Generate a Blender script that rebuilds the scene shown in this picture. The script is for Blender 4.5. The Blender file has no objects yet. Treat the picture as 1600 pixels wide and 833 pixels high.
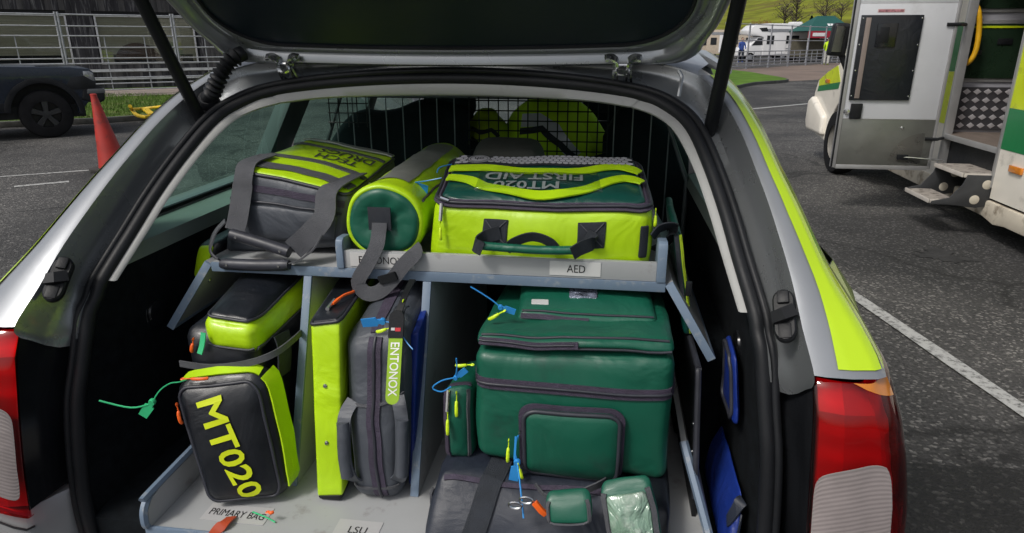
import bpy, bmesh, math, random
from mathutils import Vector, Matrix, noise
R = math.radians
rnd = random.Random(7)
scene = bpy.context.scene
col = scene.collection
# ------------------------------------------------------------------ camera
CAM = Vector((.342, -.95, 1.46)); PITCH = math.atan(350.5/1050); YAW = R(7.8); FPX = 1050.
cd = bpy.data.cameras.new('camera'); cam = bpy.data.objects.new('camera', cd); col.objects.link(cam)
cam.location = CAM; cam.rotation_euler = (math.pi/2-PITCH, 0, YAW)
cd.sensor_width = 36; cd.sensor_fit = 'HORIZONTAL'; cd.lens = 36*FPX/1600; cd.clip_start = .02; cd.clip_end = 3000
scene.camera = cam
# ------------------------------------------------------------------ sky, sun, exposure
SUN_EL, SUN_AZ = R(50), R(222)          # azimuth clockwise from +Y: bright hazy sky behind the viewer's left shoulder
w = bpy.data.worlds.new('World'); scene.world = w; w.use_nodes = True
nt = w.node_tree; nt.nodes.clear()
sky = nt.nodes.new('ShaderNodeTexSky'); sky.sky_type = 'NISHITA'; sky.sun_disc = False
sky.sun_elevation = SUN_EL; sky.sun_rotation = SUN_AZ; sky.dust_density = 4.0; sky.air_density = 1.0; sky.ozone_density = 1.0
hs = nt.nodes.new('ShaderNodeHueSaturation'); hs.inputs['Saturation'].default_value = .45
bg = nt.nodes.new('ShaderNodeBackground'); bg.inputs['Strength'].default_value = .105
wo = nt.nodes.new('ShaderNodeOutputWorld')
nt.links.new(sky.outputs[0], hs.inputs['Color']); nt.links.new(hs.outputs[0], bg.inputs[0]); nt.links.new(bg.outputs[0], wo.inputs[0])
sl = bpy.data.lights.new('sun', 'SUN'); so = bpy.data.objects.new('sun', sl); col.objects.link(so)
sl.energy = 1.5; sl.angle = R(11); sl.color = (1, .96, .9)
sd = Vector((math.sin(SUN_AZ)*math.cos(SUN_EL), math.cos(SUN_AZ)*math.cos(SUN_EL), math.sin(SUN_EL)))
so.rotation_euler = sd.to_track_quat('Z', 'Y').to_euler(); so.location = (0, -5, 9)
scene.view_settings.view_transform = 'Standard'; scene.view_settings.look = 'None'
scene.view_settings.exposure = 0.32; scene.view_settings.gamma = 1
scene.render.resolution_x = 1024; scene.render.resolution_y = 533
scene.render.engine = 'CYCLES'
scene.cycles.max_bounces = 8; scene.cycles.transparent_max_bounces = 12
# ------------------------------------------------------------------ survey helpers: a sight line of the photograph cut with a plane of the place
def sight(px, py):
    u = (px-800)/FPX; v = (416.5-py)/FPX
    y = math.cos(PITCH)+v*math.sin(PITCH); z = -math.sin(PITCH)+v*math.cos(PITCH)
    return Vector((math.cos(YAW)*u-math.sin(YAW)*y, math.sin(YAW)*u+math.cos(YAW)*y, z))
def atY(px, py, y): d = sight(px, py); return CAM+d*((y-CAM.y)/d.y)
def atZ(px, py, z): d = sight(px, py); return CAM+d*((z-CAM.z)/d.z)
def atX(px, py, x): d = sight(px, py); return CAM+d*((x-CAM.x)/d.x)
V = Vector
# ------------------------------------------------------------------ materials
MATS = {}
def mat(name, c, rough=.5, metal=0., var=.12, vscale=6., bump=.0, bscale=200., coat=0., spec=.5, c2=None, c2scale=3., c2amt=0., trans=0., wrinkle=0., wscale=14., rvar=.12, stretch=None):
    if name in MATS: return MATS[name]
    m = bpy.data.materials.new(name); m.use_nodes = True; n = m.node_tree.nodes; l = m.node_tree.links
    b = n['Principled BSDF']
    b.inputs['Roughness'].default_value = rough; b.inputs['Metallic'].default_value = metal
    b.inputs['Coat Weight'].default_value = coat; b.inputs['Coat Roughness'].default_value = .08
    b.inputs['Specular IOR Level'].default_value = spec; b.inputs['Transmission Weight'].default_value = trans
    tc = n.new('ShaderNodeTexCoord'); vec = tc.outputs['Object']
    if stretch:
        mp = n.new('ShaderNodeMapping'); mp.inputs['Scale'].default_value = stretch; l.new(vec, mp.inputs[0]); vec = mp.outputs[0]
    nz = n.new('ShaderNodeTexNoise'); nz.inputs['Scale'].default_value = vscale; nz.inputs['Detail'].default_value = 6; l.new(vec, nz.inputs['Vector'])
    cr = n.new('ShaderNodeValToRGB'); e = cr.color_ramp.elements
    e[0].position = .3; e[1].position = .7
    e[0].color = [max(0, x*(1-var)) for x in c]+[1]; e[1].color = [min(1, x*(1+var)) for x in c]+[1]
    l.new(nz.outputs['Fac'], cr.inputs[0]); out = cr.outputs[0]
    if c2:
        n2 = n.new('ShaderNodeTexNoise'); n2.inputs['Scale'].default_value = c2scale; n2.inputs['Detail'].default_value = 8; n2.inputs['Roughness'].default_value = .65; l.new(vec, n2.inputs['Vector'])
        r2 = n.new('ShaderNodeValToRGB'); r2.color_ramp.elements[0].position = .62-.3*c2amt; r2.color_ramp.elements[1].position = .72-.2*c2amt; l.new(n2.outputs['Fac'], r2.inputs[0])
        mx = n.new('ShaderNodeMix'); mx.data_type = 'RGBA'; l.new(r2.outputs[0], mx.inputs[0]); l.new(out, mx.inputs[6]); mx.inputs[7].default_value = list(c2)+[1]; out = mx.outputs[2]
    l.new(out, b.inputs['Base Color'])
    if rvar:
        mr = n.new('ShaderNodeMapRange'); mr.inputs[3].default_value = max(.02, rough-rvar); mr.inputs[4].default_value = min(1, rough+rvar)
        n3 = n.new('ShaderNodeTexNoise'); n3.inputs['Scale'].default_value = vscale*3.1; n3.inputs['Detail'].default_value = 5; l.new(vec, n3.inputs['Vector'])
        l.new(n3.outputs['Fac'], mr.inputs[0]); l.new(mr.outputs[0], b.inputs['Roughness'])
    last = None
    if wrinkle:
        wn = n.new('ShaderNodeTexNoise'); wn.inputs['Scale'].default_value = wscale; wn.inputs['Detail'].default_value = 3; wn.inputs['Distortion'].default_value = 1.2; l.new(vec, wn.inputs['Vector'])
        wb = n.new('ShaderNodeBump'); wb.inputs['Strength'].default_value = wrinkle; wb.inputs['Distance'].default_value = .02; l.new(wn.outputs['Fac'], wb.inputs['Height']); last = wb
    if bump:
        bn = n.new('ShaderNodeTexNoise'); bn.inputs['Scale'].default_value = bscale; bn.inputs['Detail'].default_value = 4; l.new(vec, bn.inputs['Vector'])
        bb = n.new('ShaderNodeBump'); bb.inputs['Strength'].default_value = bump; bb.inputs['Distance'].default_value = .004; l.new(bn.outputs['Fac'], bb.inputs['Height'])
        if last: l.new(last.outputs[0], bb.inputs['Normal'])
        last = bb
    if last: l.new(last.outputs[0], b.inputs['Normal'])
    MATS[name] = m; return m
def glass(name, tint, refl=.12, rough=.02):
    m = bpy.data.materials.new(name); m.use_nodes = True; n = m.node_tree.nodes; l = m.node_tree.links
    n.remove(n['Principled BSDF']); o = n['Material Output']
    t = n.new('ShaderNodeBsdfTransparent'); t.inputs[0].default_value = list(tint)+[1]
    g = n.new('ShaderNodeBsdfGlossy'); g.inputs['Roughness'].default_value = rough
    lwt = n.new('ShaderNodeLayerWeight'); lwt.inputs[0].default_value = .5; f = n.new('ShaderNodeMath'); f.operation = 'POWER'; f.inputs[1].default_value = 4.; l.new(lwt.outputs['Facing'], f.inputs[0])
    ad = n.new('ShaderNodeMath'); ad.operation = 'ADD'; ad.inputs[1].default_value = refl; l.new(f.outputs[0], ad.inputs[0])
    nz = n.new('ShaderNodeTexNoise'); nz.inputs['Scale'].default_value = 3; bp = n.new('ShaderNodeBump'); bp.inputs['Strength'].default_value = .04; l.new(nz.outputs[0], bp.inputs['Height']); l.new(bp.outputs[0], g.inputs['Normal'])
    mx = n.new('ShaderNodeMixShader'); l.new(ad.outputs[0], mx.inputs[0]); l.new(t.outputs[0], mx.inputs[1]); l.new(g.outputs[0], mx.inputs[2]); l.new(mx.outputs[0], o.inputs[0])
    MATS[name] = m; return m
silver = mat('silver_paint', (.28, .295, .315), .36, .45, .06, 3, coat=.6, bump=.05, bscale=700)
silver_in = mat('silver_paint_dusty', (.25, .265, .275), .28, .6, .06, 5, coat=.5, rvar=.06)
lime_film = mat('hi_vis_film', (.45, .66, .008), .22, 0, .10, 2.5, coat=.8)
rubber = mat('black_rubber', (.008, .009, .011), .5, 0, .3, 8, spec=.3, bump=.1, bscale=300)
plastic = mat('black_plastic', (.010, .011, .013), .45, 0, .3, 9, spec=.3, bump=.15, bscale=900)
plastic_g = mat('black_gloss_plastic', (.010, .011, .013), .18, 0, .3, 9)
carpet = mat('boot_carpet', (.006, .008, .010), .95, 0, .4, 40, bump=.6, bscale=900, spec=.15)
trim = mat('grey_trim', (.33, .335, .325), .55, 0, .05, 3, bump=.1, bscale=900, c2=(.28, .28, .265), c2scale=14, c2amt=.10)
trim_d = mat('dark_grey_trim', (.075, .085, .09), .6, 0, .1, 5, bump=.1, bscale=700)
steel = mat('galvanised_steel', (.40, .41, .44), .5, .35, .15, 8, c2=(.28, .28, .28), c2scale=20, c2amt=.3)
chrome = mat('bright_metal', (.62, .63, .64), .22, 1., .08, 20)
pass
red_in = mat('red_reflector', (.45, .012, .015), .15, .3, .35, 26, bump=.5, bscale=120)
amber_lens = mat('amber_lens', (.60, .19, .008), .1, 0, .2, 20, coat=1)
clear_lens = mat('clear_lens', (.29, .255, .25), .10, .2, .15, 14, coat=1, bump=.1, bscale=60)
board = mat('grey_laminate', (.35, .36, .365), .5, 0, .05, 5, c2=(.25, .245, .24), c2scale=17, c2amt=.12, bump=.04, bscale=80)
edging = mat('blue_grey_edging', (.15, .205, .28), .45, 0, .06, 8, c2=(.26, .29, .32), c2scale=40, c2amt=.2)
label_w = mat('white_label', (.56, .56, .55), .35, 0, .03, 9)
ink = mat('black_ink', (.012, .012, .012), .5, 0, .1, 9)
lime_pvc = mat('lime_pvc', (.44, .69, .006), .40, 0, .10, 7, wrinkle=.45, wscale=8, c2=(.36, .55, .012), c2scale=7, c2amt=.08, bump=.13, bscale=650, coat=.15)
lime_cloth = mat('lime_cloth', (.46, .70, .008), .75, 0, .08, 9, wrinkle=.3, wscale=12, bump=.25, bscale=900)
lime_dull = mat('lime_dull_cloth', (.36, .50, .015), .8, 0, .2, 9, wrinkle=.5, wscale=9, bump=.2, bscale=700)
green_pvc = mat('green_pvc', (.006, .092, .055), .42, 0, .10, 6, c2=(.010, .070, .046), c2scale=9, c2amt=.12, wrinkle=.5, wscale=6, bump=.12, bscale=700, coat=.08)
dgreen_pvc = mat('dark_green_pvc', (.003, .055, .042), .36, 0, .1, 6, wrinkle=.35, wscale=9, bump=.12, bscale=700, coat=.12)
black_pvc = mat('black_pvc', (.008, .010, .014), .36, 0, .2, 6, wrinkle=.3, wscale=8, bump=.15, bscale=700, coat=.1)
navy_pvc = mat('navy_pvc', (.018, .023, .036), .45, 0, .2, 6, wrinkle=.4, wscale=8, bump=.2, bscale=600)
grey_pvc = mat('grey_pvc', (.062, .070, .085), .45, 0, .12, 6, wrinkle=.5, wscale=8, bump=.2, bscale=600)
grey_web = mat('grey_webbing', (.075, .078, .088), .7, 0, .12, 30, bump=.6, bscale=700)
dark_web = mat('dark_webbing', (.016, .02, .028), .7, 0, .2, 30, bump=.6, bscale=700)
zip_tape = mat('zip_tape', (.045, .035, .06), .7, 0, .2, 60, bump=.6, bscale=500)
piping = mat('piping', (.03, .032, .042), .45, 0, .2, 20)
silver_tape = mat('reflective_tape', (.30, .31, .28), .38, .35, .1, 12, bump=.1, bscale=300)
white_tape = mat('white_reflective', (.52, .52, .56), .35, .2, .06, 30)
clear_film = glass('clear_film', (.93, .96, .95), .10, .08)
blue_seal = mat('blue_seal', (.03, .25, .62), .35, 0, .06, 20)
green_seal = mat('green_seal', (.04, .48, .20), .35, 0, .06, 20)
orange_tag = mat('orange_tag', (.85, .13, .015), .4, 0, .08, 20)
lime_tag = mat('lime_tag', (.62, .85, .02), .4, 0, .06, 20)
royal = mat('royal_blue_cloth', (.006, .026, .20), .5, 0, .15, 9, wrinkle=.5, wscale=12)
yellow_txt = mat('yellow_print', (.62, .72, .01), .5, 0, .06, 20)
grey_txt = mat('grey_reflective_print', (.36, .38, .38), .4, .2, .06, 20)
side_glass = glass('green_tinted_glass', (.55, .86, .74), .10)
red_lens = glass('red_lens', (.80, .016, .045), .05, .03); screen_glass = glass('windscreen_glass', (.75, .85, .8), .08)
# ------------------------------------------------------------------ object helpers
PINV = {}
def link(o, parent=None):
    col.objects.link(o)
    if parent is not None:
        o.parent = parent
        if parent.name in PINV: o.matrix_parent_inverse = PINV[parent.name]
    return o
def tag(o, label=None, cat=None, group=None, kind=None):
    if label: o['label'] = label
    if cat: o['category'] = cat
    if group: o['group'] = group
    if kind: o['kind'] = kind
    return o
def thing(name, label, cat, loc=(0, 0, 0), rotz=0., group=None, world=False):
    o = bpy.data.objects.new(name, None); col.objects.link(o); o.empty_display_size = .1
    o.location = loc; o.rotation_euler = (0, 0, rotz)
    if world: PINV[o.name] = (Matrix.Translation(V(loc)) @ Matrix.Rotation(rotz, 4, 'Z')).inverted()
    return tag(o, label, cat, group)
def mk(name, verts, faces, m, parent=None, ang=38, label=None, fix=True):
    me = bpy.data.meshes.new(name); me.from_pydata([tuple(v) for v in verts], [], faces)
    if fix:
        bm = bmesh.new(); bm.from_mesh(me); bmesh.ops.recalc_face_normals(bm, faces=bm.faces); bm.to_mesh(me); bm.free()
    me.polygons.foreach_set('use_smooth', [True]*len(me.polygons))
    me.set_sharp_from_angle(angle=R(ang)); me.materials.append(m)
    o = bpy.data.objects.new(name, me); link(o, parent)
    if label: o['label'] = label
    return o
def copy_tree(o, parent=None):
    c = o.copy(); col.objects.link(c); c.parent = parent
    if o.name in PINV: PINV[c.name] = PINV[o.name]
    for ch in list(o.children): copy_tree(ch, c)
    return c
class MB:
    """collects simple solids for ONE mesh"""
    def __init__(s): s.v = []; s.f = []
    def add(s, v, f):
        k = len(s.v); s.v += [V(p) for p in v]; s.f += [[i+k for i in q] for q in f]; return s
    def hexa(s, c):      # 8 corners: bottom 4 ccw, top 4 ccw
        return s.add(c, [(0, 3, 2, 1), (4, 5, 6, 7), (0, 1, 5, 4), (1, 2, 6, 5), (2, 3, 7, 6), (3, 0, 4, 7)])
    def box(s, a, b):
        x0, y0, z0 = a; x1, y1, z1 = b
        return s.hexa([(x0, y0, z0), (x1, y0, z0), (x1, y1, z0), (x0, y1, z0), (x0, y0, z1), (x1, y0, z1), (x1, y1, z1), (x0, y1, z1)])
    def prism(s, poly, d):   # planar polygon extruded along vector d
        n = len(poly); d = V(d); a = [V(p) for p in poly]
        return s.add(a+[p+d for p in a], [list(range(n))[::-1], list(range(n, 2*n))]+[(i, (i+1) % n, n+(i+1) % n, n+i) for i in range(n)])
    def tube(s, pts, r, n=8, closed=False, flat=None, cap=True):
        pts = [V(p) for p in pts]; k = len(s.v); N = len(pts)
        up = None; rings = []
        for i, p in enumerate(pts):
            if closed: t = pts[(i+1) % N]-pts[i-1]
            else: t = pts[min(i+1, N-1)]-pts[max(i-1, 0)]
            if t.length < 1e-9: t = V((0, 0, 1))
            t.normalize()
            if up is None:
                up = t.orthogonal().normalized() if flat is None else (V(flat)-t*V(flat).dot(t)).normalized()
            else:
                up = up-t*up.dot(t); up = up.normalized() if up.length > 1e-6 else t.orthogonal().normalized()
            sd_ = t.cross(up); rr = r[i] if isinstance(r, (list, tuple)) else r
            for j in range(n):
                a = 2*math.pi*j/n; s.v.append(p+(up*math.cos(a)+sd_*math.sin(a))*rr)
        m = N if closed else N-1
        for i in range(m):
            for j in range(n):
                a = k+i*n+j; b = k+i*n+(j+1) % n; c = k+((i+1) % N)*n+(j+1) % n; d = k+((i+1) % N)*n+j
                s.f.append((a, b, c, d))
        if not closed and cap: s.f.append(list(range(k, k+n))[::-1]); s.f.append(list(range(k+(N-1)*n, k+N*n)))
        return s
    def lathe(s, prof, o, axis=(0, 0, 1), n=24):
        o = V(o); ax = V(axis).normalized(); e1 = ax.orthogonal().normalized(); e2 = ax.cross(e1); k = len(s.v)
        for (r, h) in prof:
            for j in range(n):
                a = 2*math.pi*j/n; s.v.append(o+ax*h+(e1*math.cos(a)+e2*math.sin(a))*r)
        for i in range(len(prof)-1):
            for j in range(n):
                s.f.append((k+i*n+j, k+i*n+(j+1) % n, k+(i+1)*n+(j+1) % n, k+(i+1)*n+j))
        return s
    def strip(s, pts, side, w, th=.0025, nrm=None):   # flat tape with thickness; side: list or vector
        pts = [V(p) for p in pts]; N = len(pts); k = len(s.v)
        for i, p in enumerate(pts):
            t = pts[min(i+1, N-1)]-pts[max(i-1, 0)]; t.normalize()
            sd_ = V(side[i]) if isinstance(side, list) else V(side)
            sd_ = (sd_-t*sd_.dot(t)).normalized(); nn = t.cross(sd_).normalized()
            ww = w[i] if isinstance(w, (list, tuple)) else w
            for a, b in ((-1, -1), (1, -1), (1, 1), (-1, 1)): s.v.append(p+sd_*a*ww/2+nn*b*th/2)
        for i in range(N-1):
            for j in range(4):
                s.f.append((k+i*4+j, k+i*4+(j+1) % 4, k+(i+1)*4+(j+1) % 4, k+(i+1)*4+j))
        s.f.append((k, k+1, k+2, k+3)); s.f.append((k+(N-1)*4+3, k+(N-1)*4+2, k+(N-1)*4+1, k+(N-1)*4))
        return s
    def build(s, name, m, parent=None, bevel=0, seg=2, ang=38, label=None):
        o = mk(name, s.v, s.f, m, parent, ang, label)
        if bevel:
            bm = bmesh.new(); bm.from_mesh(o.data)
            ed = [e for e in bm.edges if len(e.link_faces) == 2 and e.calc_face_angle(0) > R(30)]
            bmesh.ops.bevel(bm, geom=ed, offset=bevel, segments=seg, profile=.6, affect='EDGES', clamp_overlap=True)
            bm.to_mesh(o.data); bm.free()
            o.data.polygons.foreach_set('use_smooth', [True]*len(o.data.polygons)); o.data.set_sharp_from_angle(angle=R(ang))
        return o
def spline(pts, k=6, closed=False):
    pts = [V(p) for p in pts]; n = len(pts); out = []
    for i in range(n if closed else n-1):
        if closed: p0, p1, p2, p3 = pts[i-1], pts[i], pts[(i+1) % n], pts[(i+2) % n]
        else: p0, p1, p2, p3 = pts[max(i-1, 0)], pts[i], pts[i+1], pts[min(i+2, n-1)]
        for j in range(k):
            t = j/k; out.append(.5*((2*p1)+(p2-p0)*t+(2*p0-5*p1+4*p2-p3)*t*t+(3*p1-p0-3*p2+p3)*t**3))
    if not closed: out.append(pts[-1])
    return out
def interp(x, tab):
    if x <= tab[0][0]: return tab[0][1]
    for (a, b), (c, d) in zip(tab, tab[1:]):
        if x <= c: return b+(d-b)*(x-a)/(c-a)
    return tab[-1][1]
def grid(name, rows, m, parent=None, ang=38, label=None):
    h = len(rows); k = len(rows[0]); vs = [p for r in rows for p in r]
    fs = [(i*k+j, i*k+j+1, (i+1)*k+j+1, (i+1)*k+j) for i in range(h-1) for j in range(k-1)]
    return mk(name, vs, fs, m, parent, ang, label)
_tc = {}
def text_data(s, bold=0.):
    key = (s, bold)
    if key not in _tc:
        cu = bpy.data.curves.new('t', 'FONT'); cu.body = s; cu.size = 1; cu.resolution_u = 3; cu.fill_mode = 'FRONT'
        o = bpy.data.objects.new('t', cu); col.objects.link(o)
        dg = bpy.context.evaluated_depsgraph_get(); me = bpy.data.meshes.new_from_object(o.evaluated_get(dg))
        vs = [v.co.copy() for v in me.vertices]; fs = [list(p.vertices) for p in me.polygons]
        bpy.data.objects.remove(o); bpy.data.curves.remove(cu); bpy.data.meshes.remove(me)
        if bold:      # heavier strokes: push the outline outwards
            cnt = {}
            for f in fs:
                for a, b in zip(f, f[1:]+f[:1]): cnt.setdefault((min(a, b), max(a, b)), []).append((a, b))
            nb = {}
            for e, l in cnt.items():
                if len(l) == 1:
                    a, b = l[0]; d = (vs[b]-vs[a]); n = Vector((d.y, -d.x, 0))
                    if n.length > 1e-9: n.normalize(); nb.setdefault(a, []).append(n); nb.setdefault(b, []).append(n)
            for i, l in nb.items():
                m = sum(l, Vector()); 
                if m.length > 1e-6: m.normalize(); vs[i] = vs[i]+m*bold/max(.45, m.dot(l[0]))
        x0 = min(v.x for v in vs); x1 = max(v.x for v in vs); y0 = min(v.y for v in vs); y1 = max(v.y for v in vs)
        _tc[key] = ([((v.x-x0)/(x1-x0), (v.y-y0)/(y1-y0)) for v in vs], fs, (x1-x0)/(y1-y0))
    return _tc[key]
def text_map(name, s, f, m, parent, bold=0.):
    vs, fs, asp = text_data(s, bold); return mk(name, [f(a, b) for a, b in vs], fs, m, parent, fix=False)
def text_plane(name, s, o, ex, ey, m, parent, bold=0., th=0.0):   # o: lower-left corner, ex, ey: full width and height vectors
    o, ex, ey = V(o), V(ex), V(ey); return text_map(name, s, lambda a, b: o+ex*a+ey*b, m, parent, bold)
# ------------------------------------------------------------------ soft bags
class Bag:
    def __init__(s, c, r=.02, bulge=(.01, .01, .01), nz=.002, nf=18., seed=0):
        s.c = [V(p) for p in c]; s.r = r; s.b = bulge; s.nz = nz; s.nf = nf; s.off = V((seed*3.7, seed*1.9, 0))
        c = s.c; s.L = ((c[1]-c[0]).length+(c[3]-c[2]).length)/2; s.H = ((c[2]-c[0]).length+(c[3]-c[1]).length)/2; s.D = ((c[4]-c[0]).length+(c[5]-c[1]).length)/2
    def tri(s, u, v, w):
        c = s.c; a = c[0].lerp(c[1], u); b = c[2].lerp(c[3], u); d = c[4].lerp(c[5], u); e = c[6].lerp(c[7], u)
        return a.lerp(b, v).lerp(d.lerp(e, v), w)
    def P(s, u, v, w):
        sh = lambda t: max(0, 1-(2*t-1)**2)
        L, H, D = s.L, s.H, s.D; r = min(s.r, L/2.01, H/2.01, D/2.01)
        p = V((u*L, v*H, w*D)); q = V((min(max(p.x, r), L-r), min(max(p.y, r), H-r), min(max(p.z, r), D-r)))
        d = p-q
        if d.length > 1e-9: p = q+d.normalized()*min(r, max(abs(d.x), abs(d.y), abs(d.z)))
        u2, v2, w2 = p.x/L, p.y/H, p.z/D
        bu, bv, bw = s.b
        u3 = u2+(2*u2-1)*bu/L*sh(v)*sh(w); v3 = v2+(2*v2-1)*bv/H*sh(u)*sh(w); w3 = w2+(2*w2-1)*bw/D*sh(u)*sh(v)
        x = s.tri(u3, v3, w3)
        if s.nz:
            k = noise.noise_vector((x+s.off)*s.nf)*s.nz+noise.noise_vector((x+s.off)*s.nf*.35)*s.nz*1.6
            x = x+k
        return x
    def face(s, f, a, b):
        return {'F': (a, b, 0), 'B': (a, b, 1), 'T': (a, 1, b), 'L': (0, b, a), 'R': (1, b, a), 'D': (a, 0, b)}[f]
    def S(s, f, a, b, off=0.):
        p = s.P(*s.face(f, a, b))
        if not off: return p
        return p+s.N(f, a, b)*off
    def N(s, f, a, b):
        e = .02; a0, a1 = a-e, a+e; b0, b1 = b-e, b+e
        cl = lambda t: min(1, max(0, t))
        da = s.P(*s.face(f, cl(a1), b))-s.P(*s.face(f, cl(a0), b)); db = s.P(*s.face(f, a, cl(b1)))-s.P(*s.face(f, a, cl(b0)))
        n = da.cross(db)
        if n.length < 1e-12: return V((0, -1, 0))
        n.normalize(); ctr = sum(s.c, V())/8
        if n.dot(s.P(*s.face(f, a, b))-ctr) < 0: n = -n
        return n
    def body(s, name, m, parent, n=18, label=None):
        ts = [.5-.5*math.cos(math.pi*i/n) for i in range(n+1)]; ix = {}; vs = []; fs = []
        def vid(i, j, k):
            if (i, j, k) not in ix: ix[(i, j, k)] = len(vs); vs.append(s.P(ts[i], ts[j], ts[k]))
            return ix[(i, j, k)]
        for a in range(n):
            for b in range(n):
                for k in (0, n):
                    fs.append((vid(a, b, k), vid(a+1, b, k), vid(a+1, b+1, k), vid(a, b+1, k)))
                    fs.append((vid(a, k, b), vid(a+1, k, b), vid(a+1, k, b+1), vid(a, k, b+1)))
                    fs.append((vid(k, a, b), vid(k, a+1, b), vid(k, a+1, b+1), vid(k, a, b+1)))
        return mk(name, vs, fs, m, parent, 60, label)
    def tape(s, name, f, uv, width, m, parent, off=.002, th=.003, closed=False, label=None):
        pts = []; sd_ = []
        P = [s.S(f, a, b, off) for a, b in uv]; N = len(P)
        k = MB()
        for i, (a, b) in enumerate(uv):
            t = (P[(i+1) % N]-P[i-1]) if closed else (P[min(i+1, N-1)]-P[max(i-1, 0)])
            nn = s.N(f, a, b); sd_.append(nn.cross(t).normalized())
        if closed: P = P+[P[0]]; sd_ = sd_+[sd_[0]]
        k.strip(P, sd_, width, th); return k.build(name, m, parent, ang=60, label=label)
    def cord(s, name, f, uv, r, m, parent, off=.001, closed=False):
        return MB().tube([s.S(f, a, b, off) for a, b in uv], r, 6, closed).build(name, m, parent, ang=80)
    def pad(s, name, f, u0, u1, v0, v1, depth, m, parent, rr=.15, dome=.0, k=10, label=None):
        """raised pad / pocket on a face, following it"""
        uv = rrect(0, 1, 0, 1, rr, k); n = len(uv); vs = []; fs = []
        rings = [(1.0, -.0015), (1.0, depth*.55), (.985, depth*.85), (.955, depth), (.8, depth+dome*.45), (.6, depth+dome*.75), (.4, depth+dome*.93), (.2, depth+dome)]
        for sc, of in rings:
            for a, b in uv:
                a2 = .5+(a-.5)*sc; b2 = .5+(b-.5)*sc
                vs.append(s.S(f, u0+(u1-u0)*a2, v0+(v1-v0)*b2, of if abs(of) > 1e-9 else 1e-5))
        for i in range(len(rings)-1):
            for j in range(n): fs.append((i*n+j, i*n+(j+1) % n, (i+1)*n+(j+1) % n, (i+1)*n+j))
        fs.append(list(range((len(rings)-1)*n, len(rings)*n)))
        return mk(name, vs, fs, m, parent, 50, label)
    def text(s, name, t, f, o, ex, ey, m, parent, off=.003, bold=0.):   # o, ex, ey in the face's own (a, b)
        return text_map(name, t, lambda a, b: s.S(f, o[0]+ex[0]*a+ey[0]*b, o[1]+ex[1]*a+ey[1]*b, off), m, parent, bold)
def rrect(u0, u1, v0, v1, r=.15, k=6, edge=5):
    out = []; w = u1-u0; h = v1-v0; ru, rv = r*w, r*h
    cs = [((u1-ru, v0+rv), -90), ((u1-ru, v1-rv), 0), ((u0+ru, v1-rv), 90), ((u0+ru, v0+rv), 180)]
    arcs = [[(c[0]+ru*math.cos(R(a0+90*i/k)), c[1]+rv*math.sin(R(a0+90*i/k))) for i in range(k+1)] for c, a0 in cs]
    for i, a in enumerate(arcs):
        out += a; b = arcs[(i+1) % 4][0]
        for j in range(1, edge): out.append((a[-1][0]+(b[0]-a[-1][0])*j/edge, a[-1][1]+(b[1]-a[-1][1])*j/edge))
    return out
def lin(a, b, n=12): return [(a[0]+(b[0]-a[0])*i/n, a[1]+(b[1]-a[1])*i/n) for i in range(n+1)]
def poly(pts, n=8):
    out = []
    for a, b in zip(pts, pts[1:]): out += lin(a, b, n)[:-1]
    return out+[pts[-1]]
def seal_tag(parent, pos, m, tail, flag=(0, 0, -1), size=.03, name='security_seal'):
    """plastic pull-tight seal: flat flag, locking head, thin tail"""
    p = V(pos); d = V(flag).normalized(); sd_ = d.cross(V((0, 1, .2))).normalized()
    k = MB(); k.strip([p, p+d*size*.3, p+d*size*.35, p+d*size*1.2], sd_, [size*.28, size*.3, size*.55, size*.5], .0025)
    k.lathe([(0, -.004), (size*.17, -.004), (size*.2, 0), (size*.17, .004), (0, .004)], p, (0, 1, .2), 10)
    k.tube(spline([p]+[V(q) for q in tail], 5), .0013, 5)
    return k.build(name, m, parent, ang=50)
def zip_pull(parent, pos, m, d=(0, 0, -1), size=.035, name='zip_pull'):
    p = V(pos); d = V(d).normalized(); sd_ = d.cross(V((0, 1, .1))).normalized()
    k = MB(); k.tube([p, p+d*size*.4], .0012, 5); k.tube(spline([p+d*size*.35, p+d*size*.5+V((0, -.002, 0)), p+d*size*.8+V((0, -.003, 0)), p+d*size], 3), [.0022, .003, .0032, .0034, .0034, .0034, .0034, .0034, .0034, .003][:10], 6)
    k.lathe([(.0028, -.0012), (.0042, 0), (.0028, .0012), (.0016, 0), (.0028, -.0012)], p, sd_, 8)
    return k.build(name, m, parent, ang=60)
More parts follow.
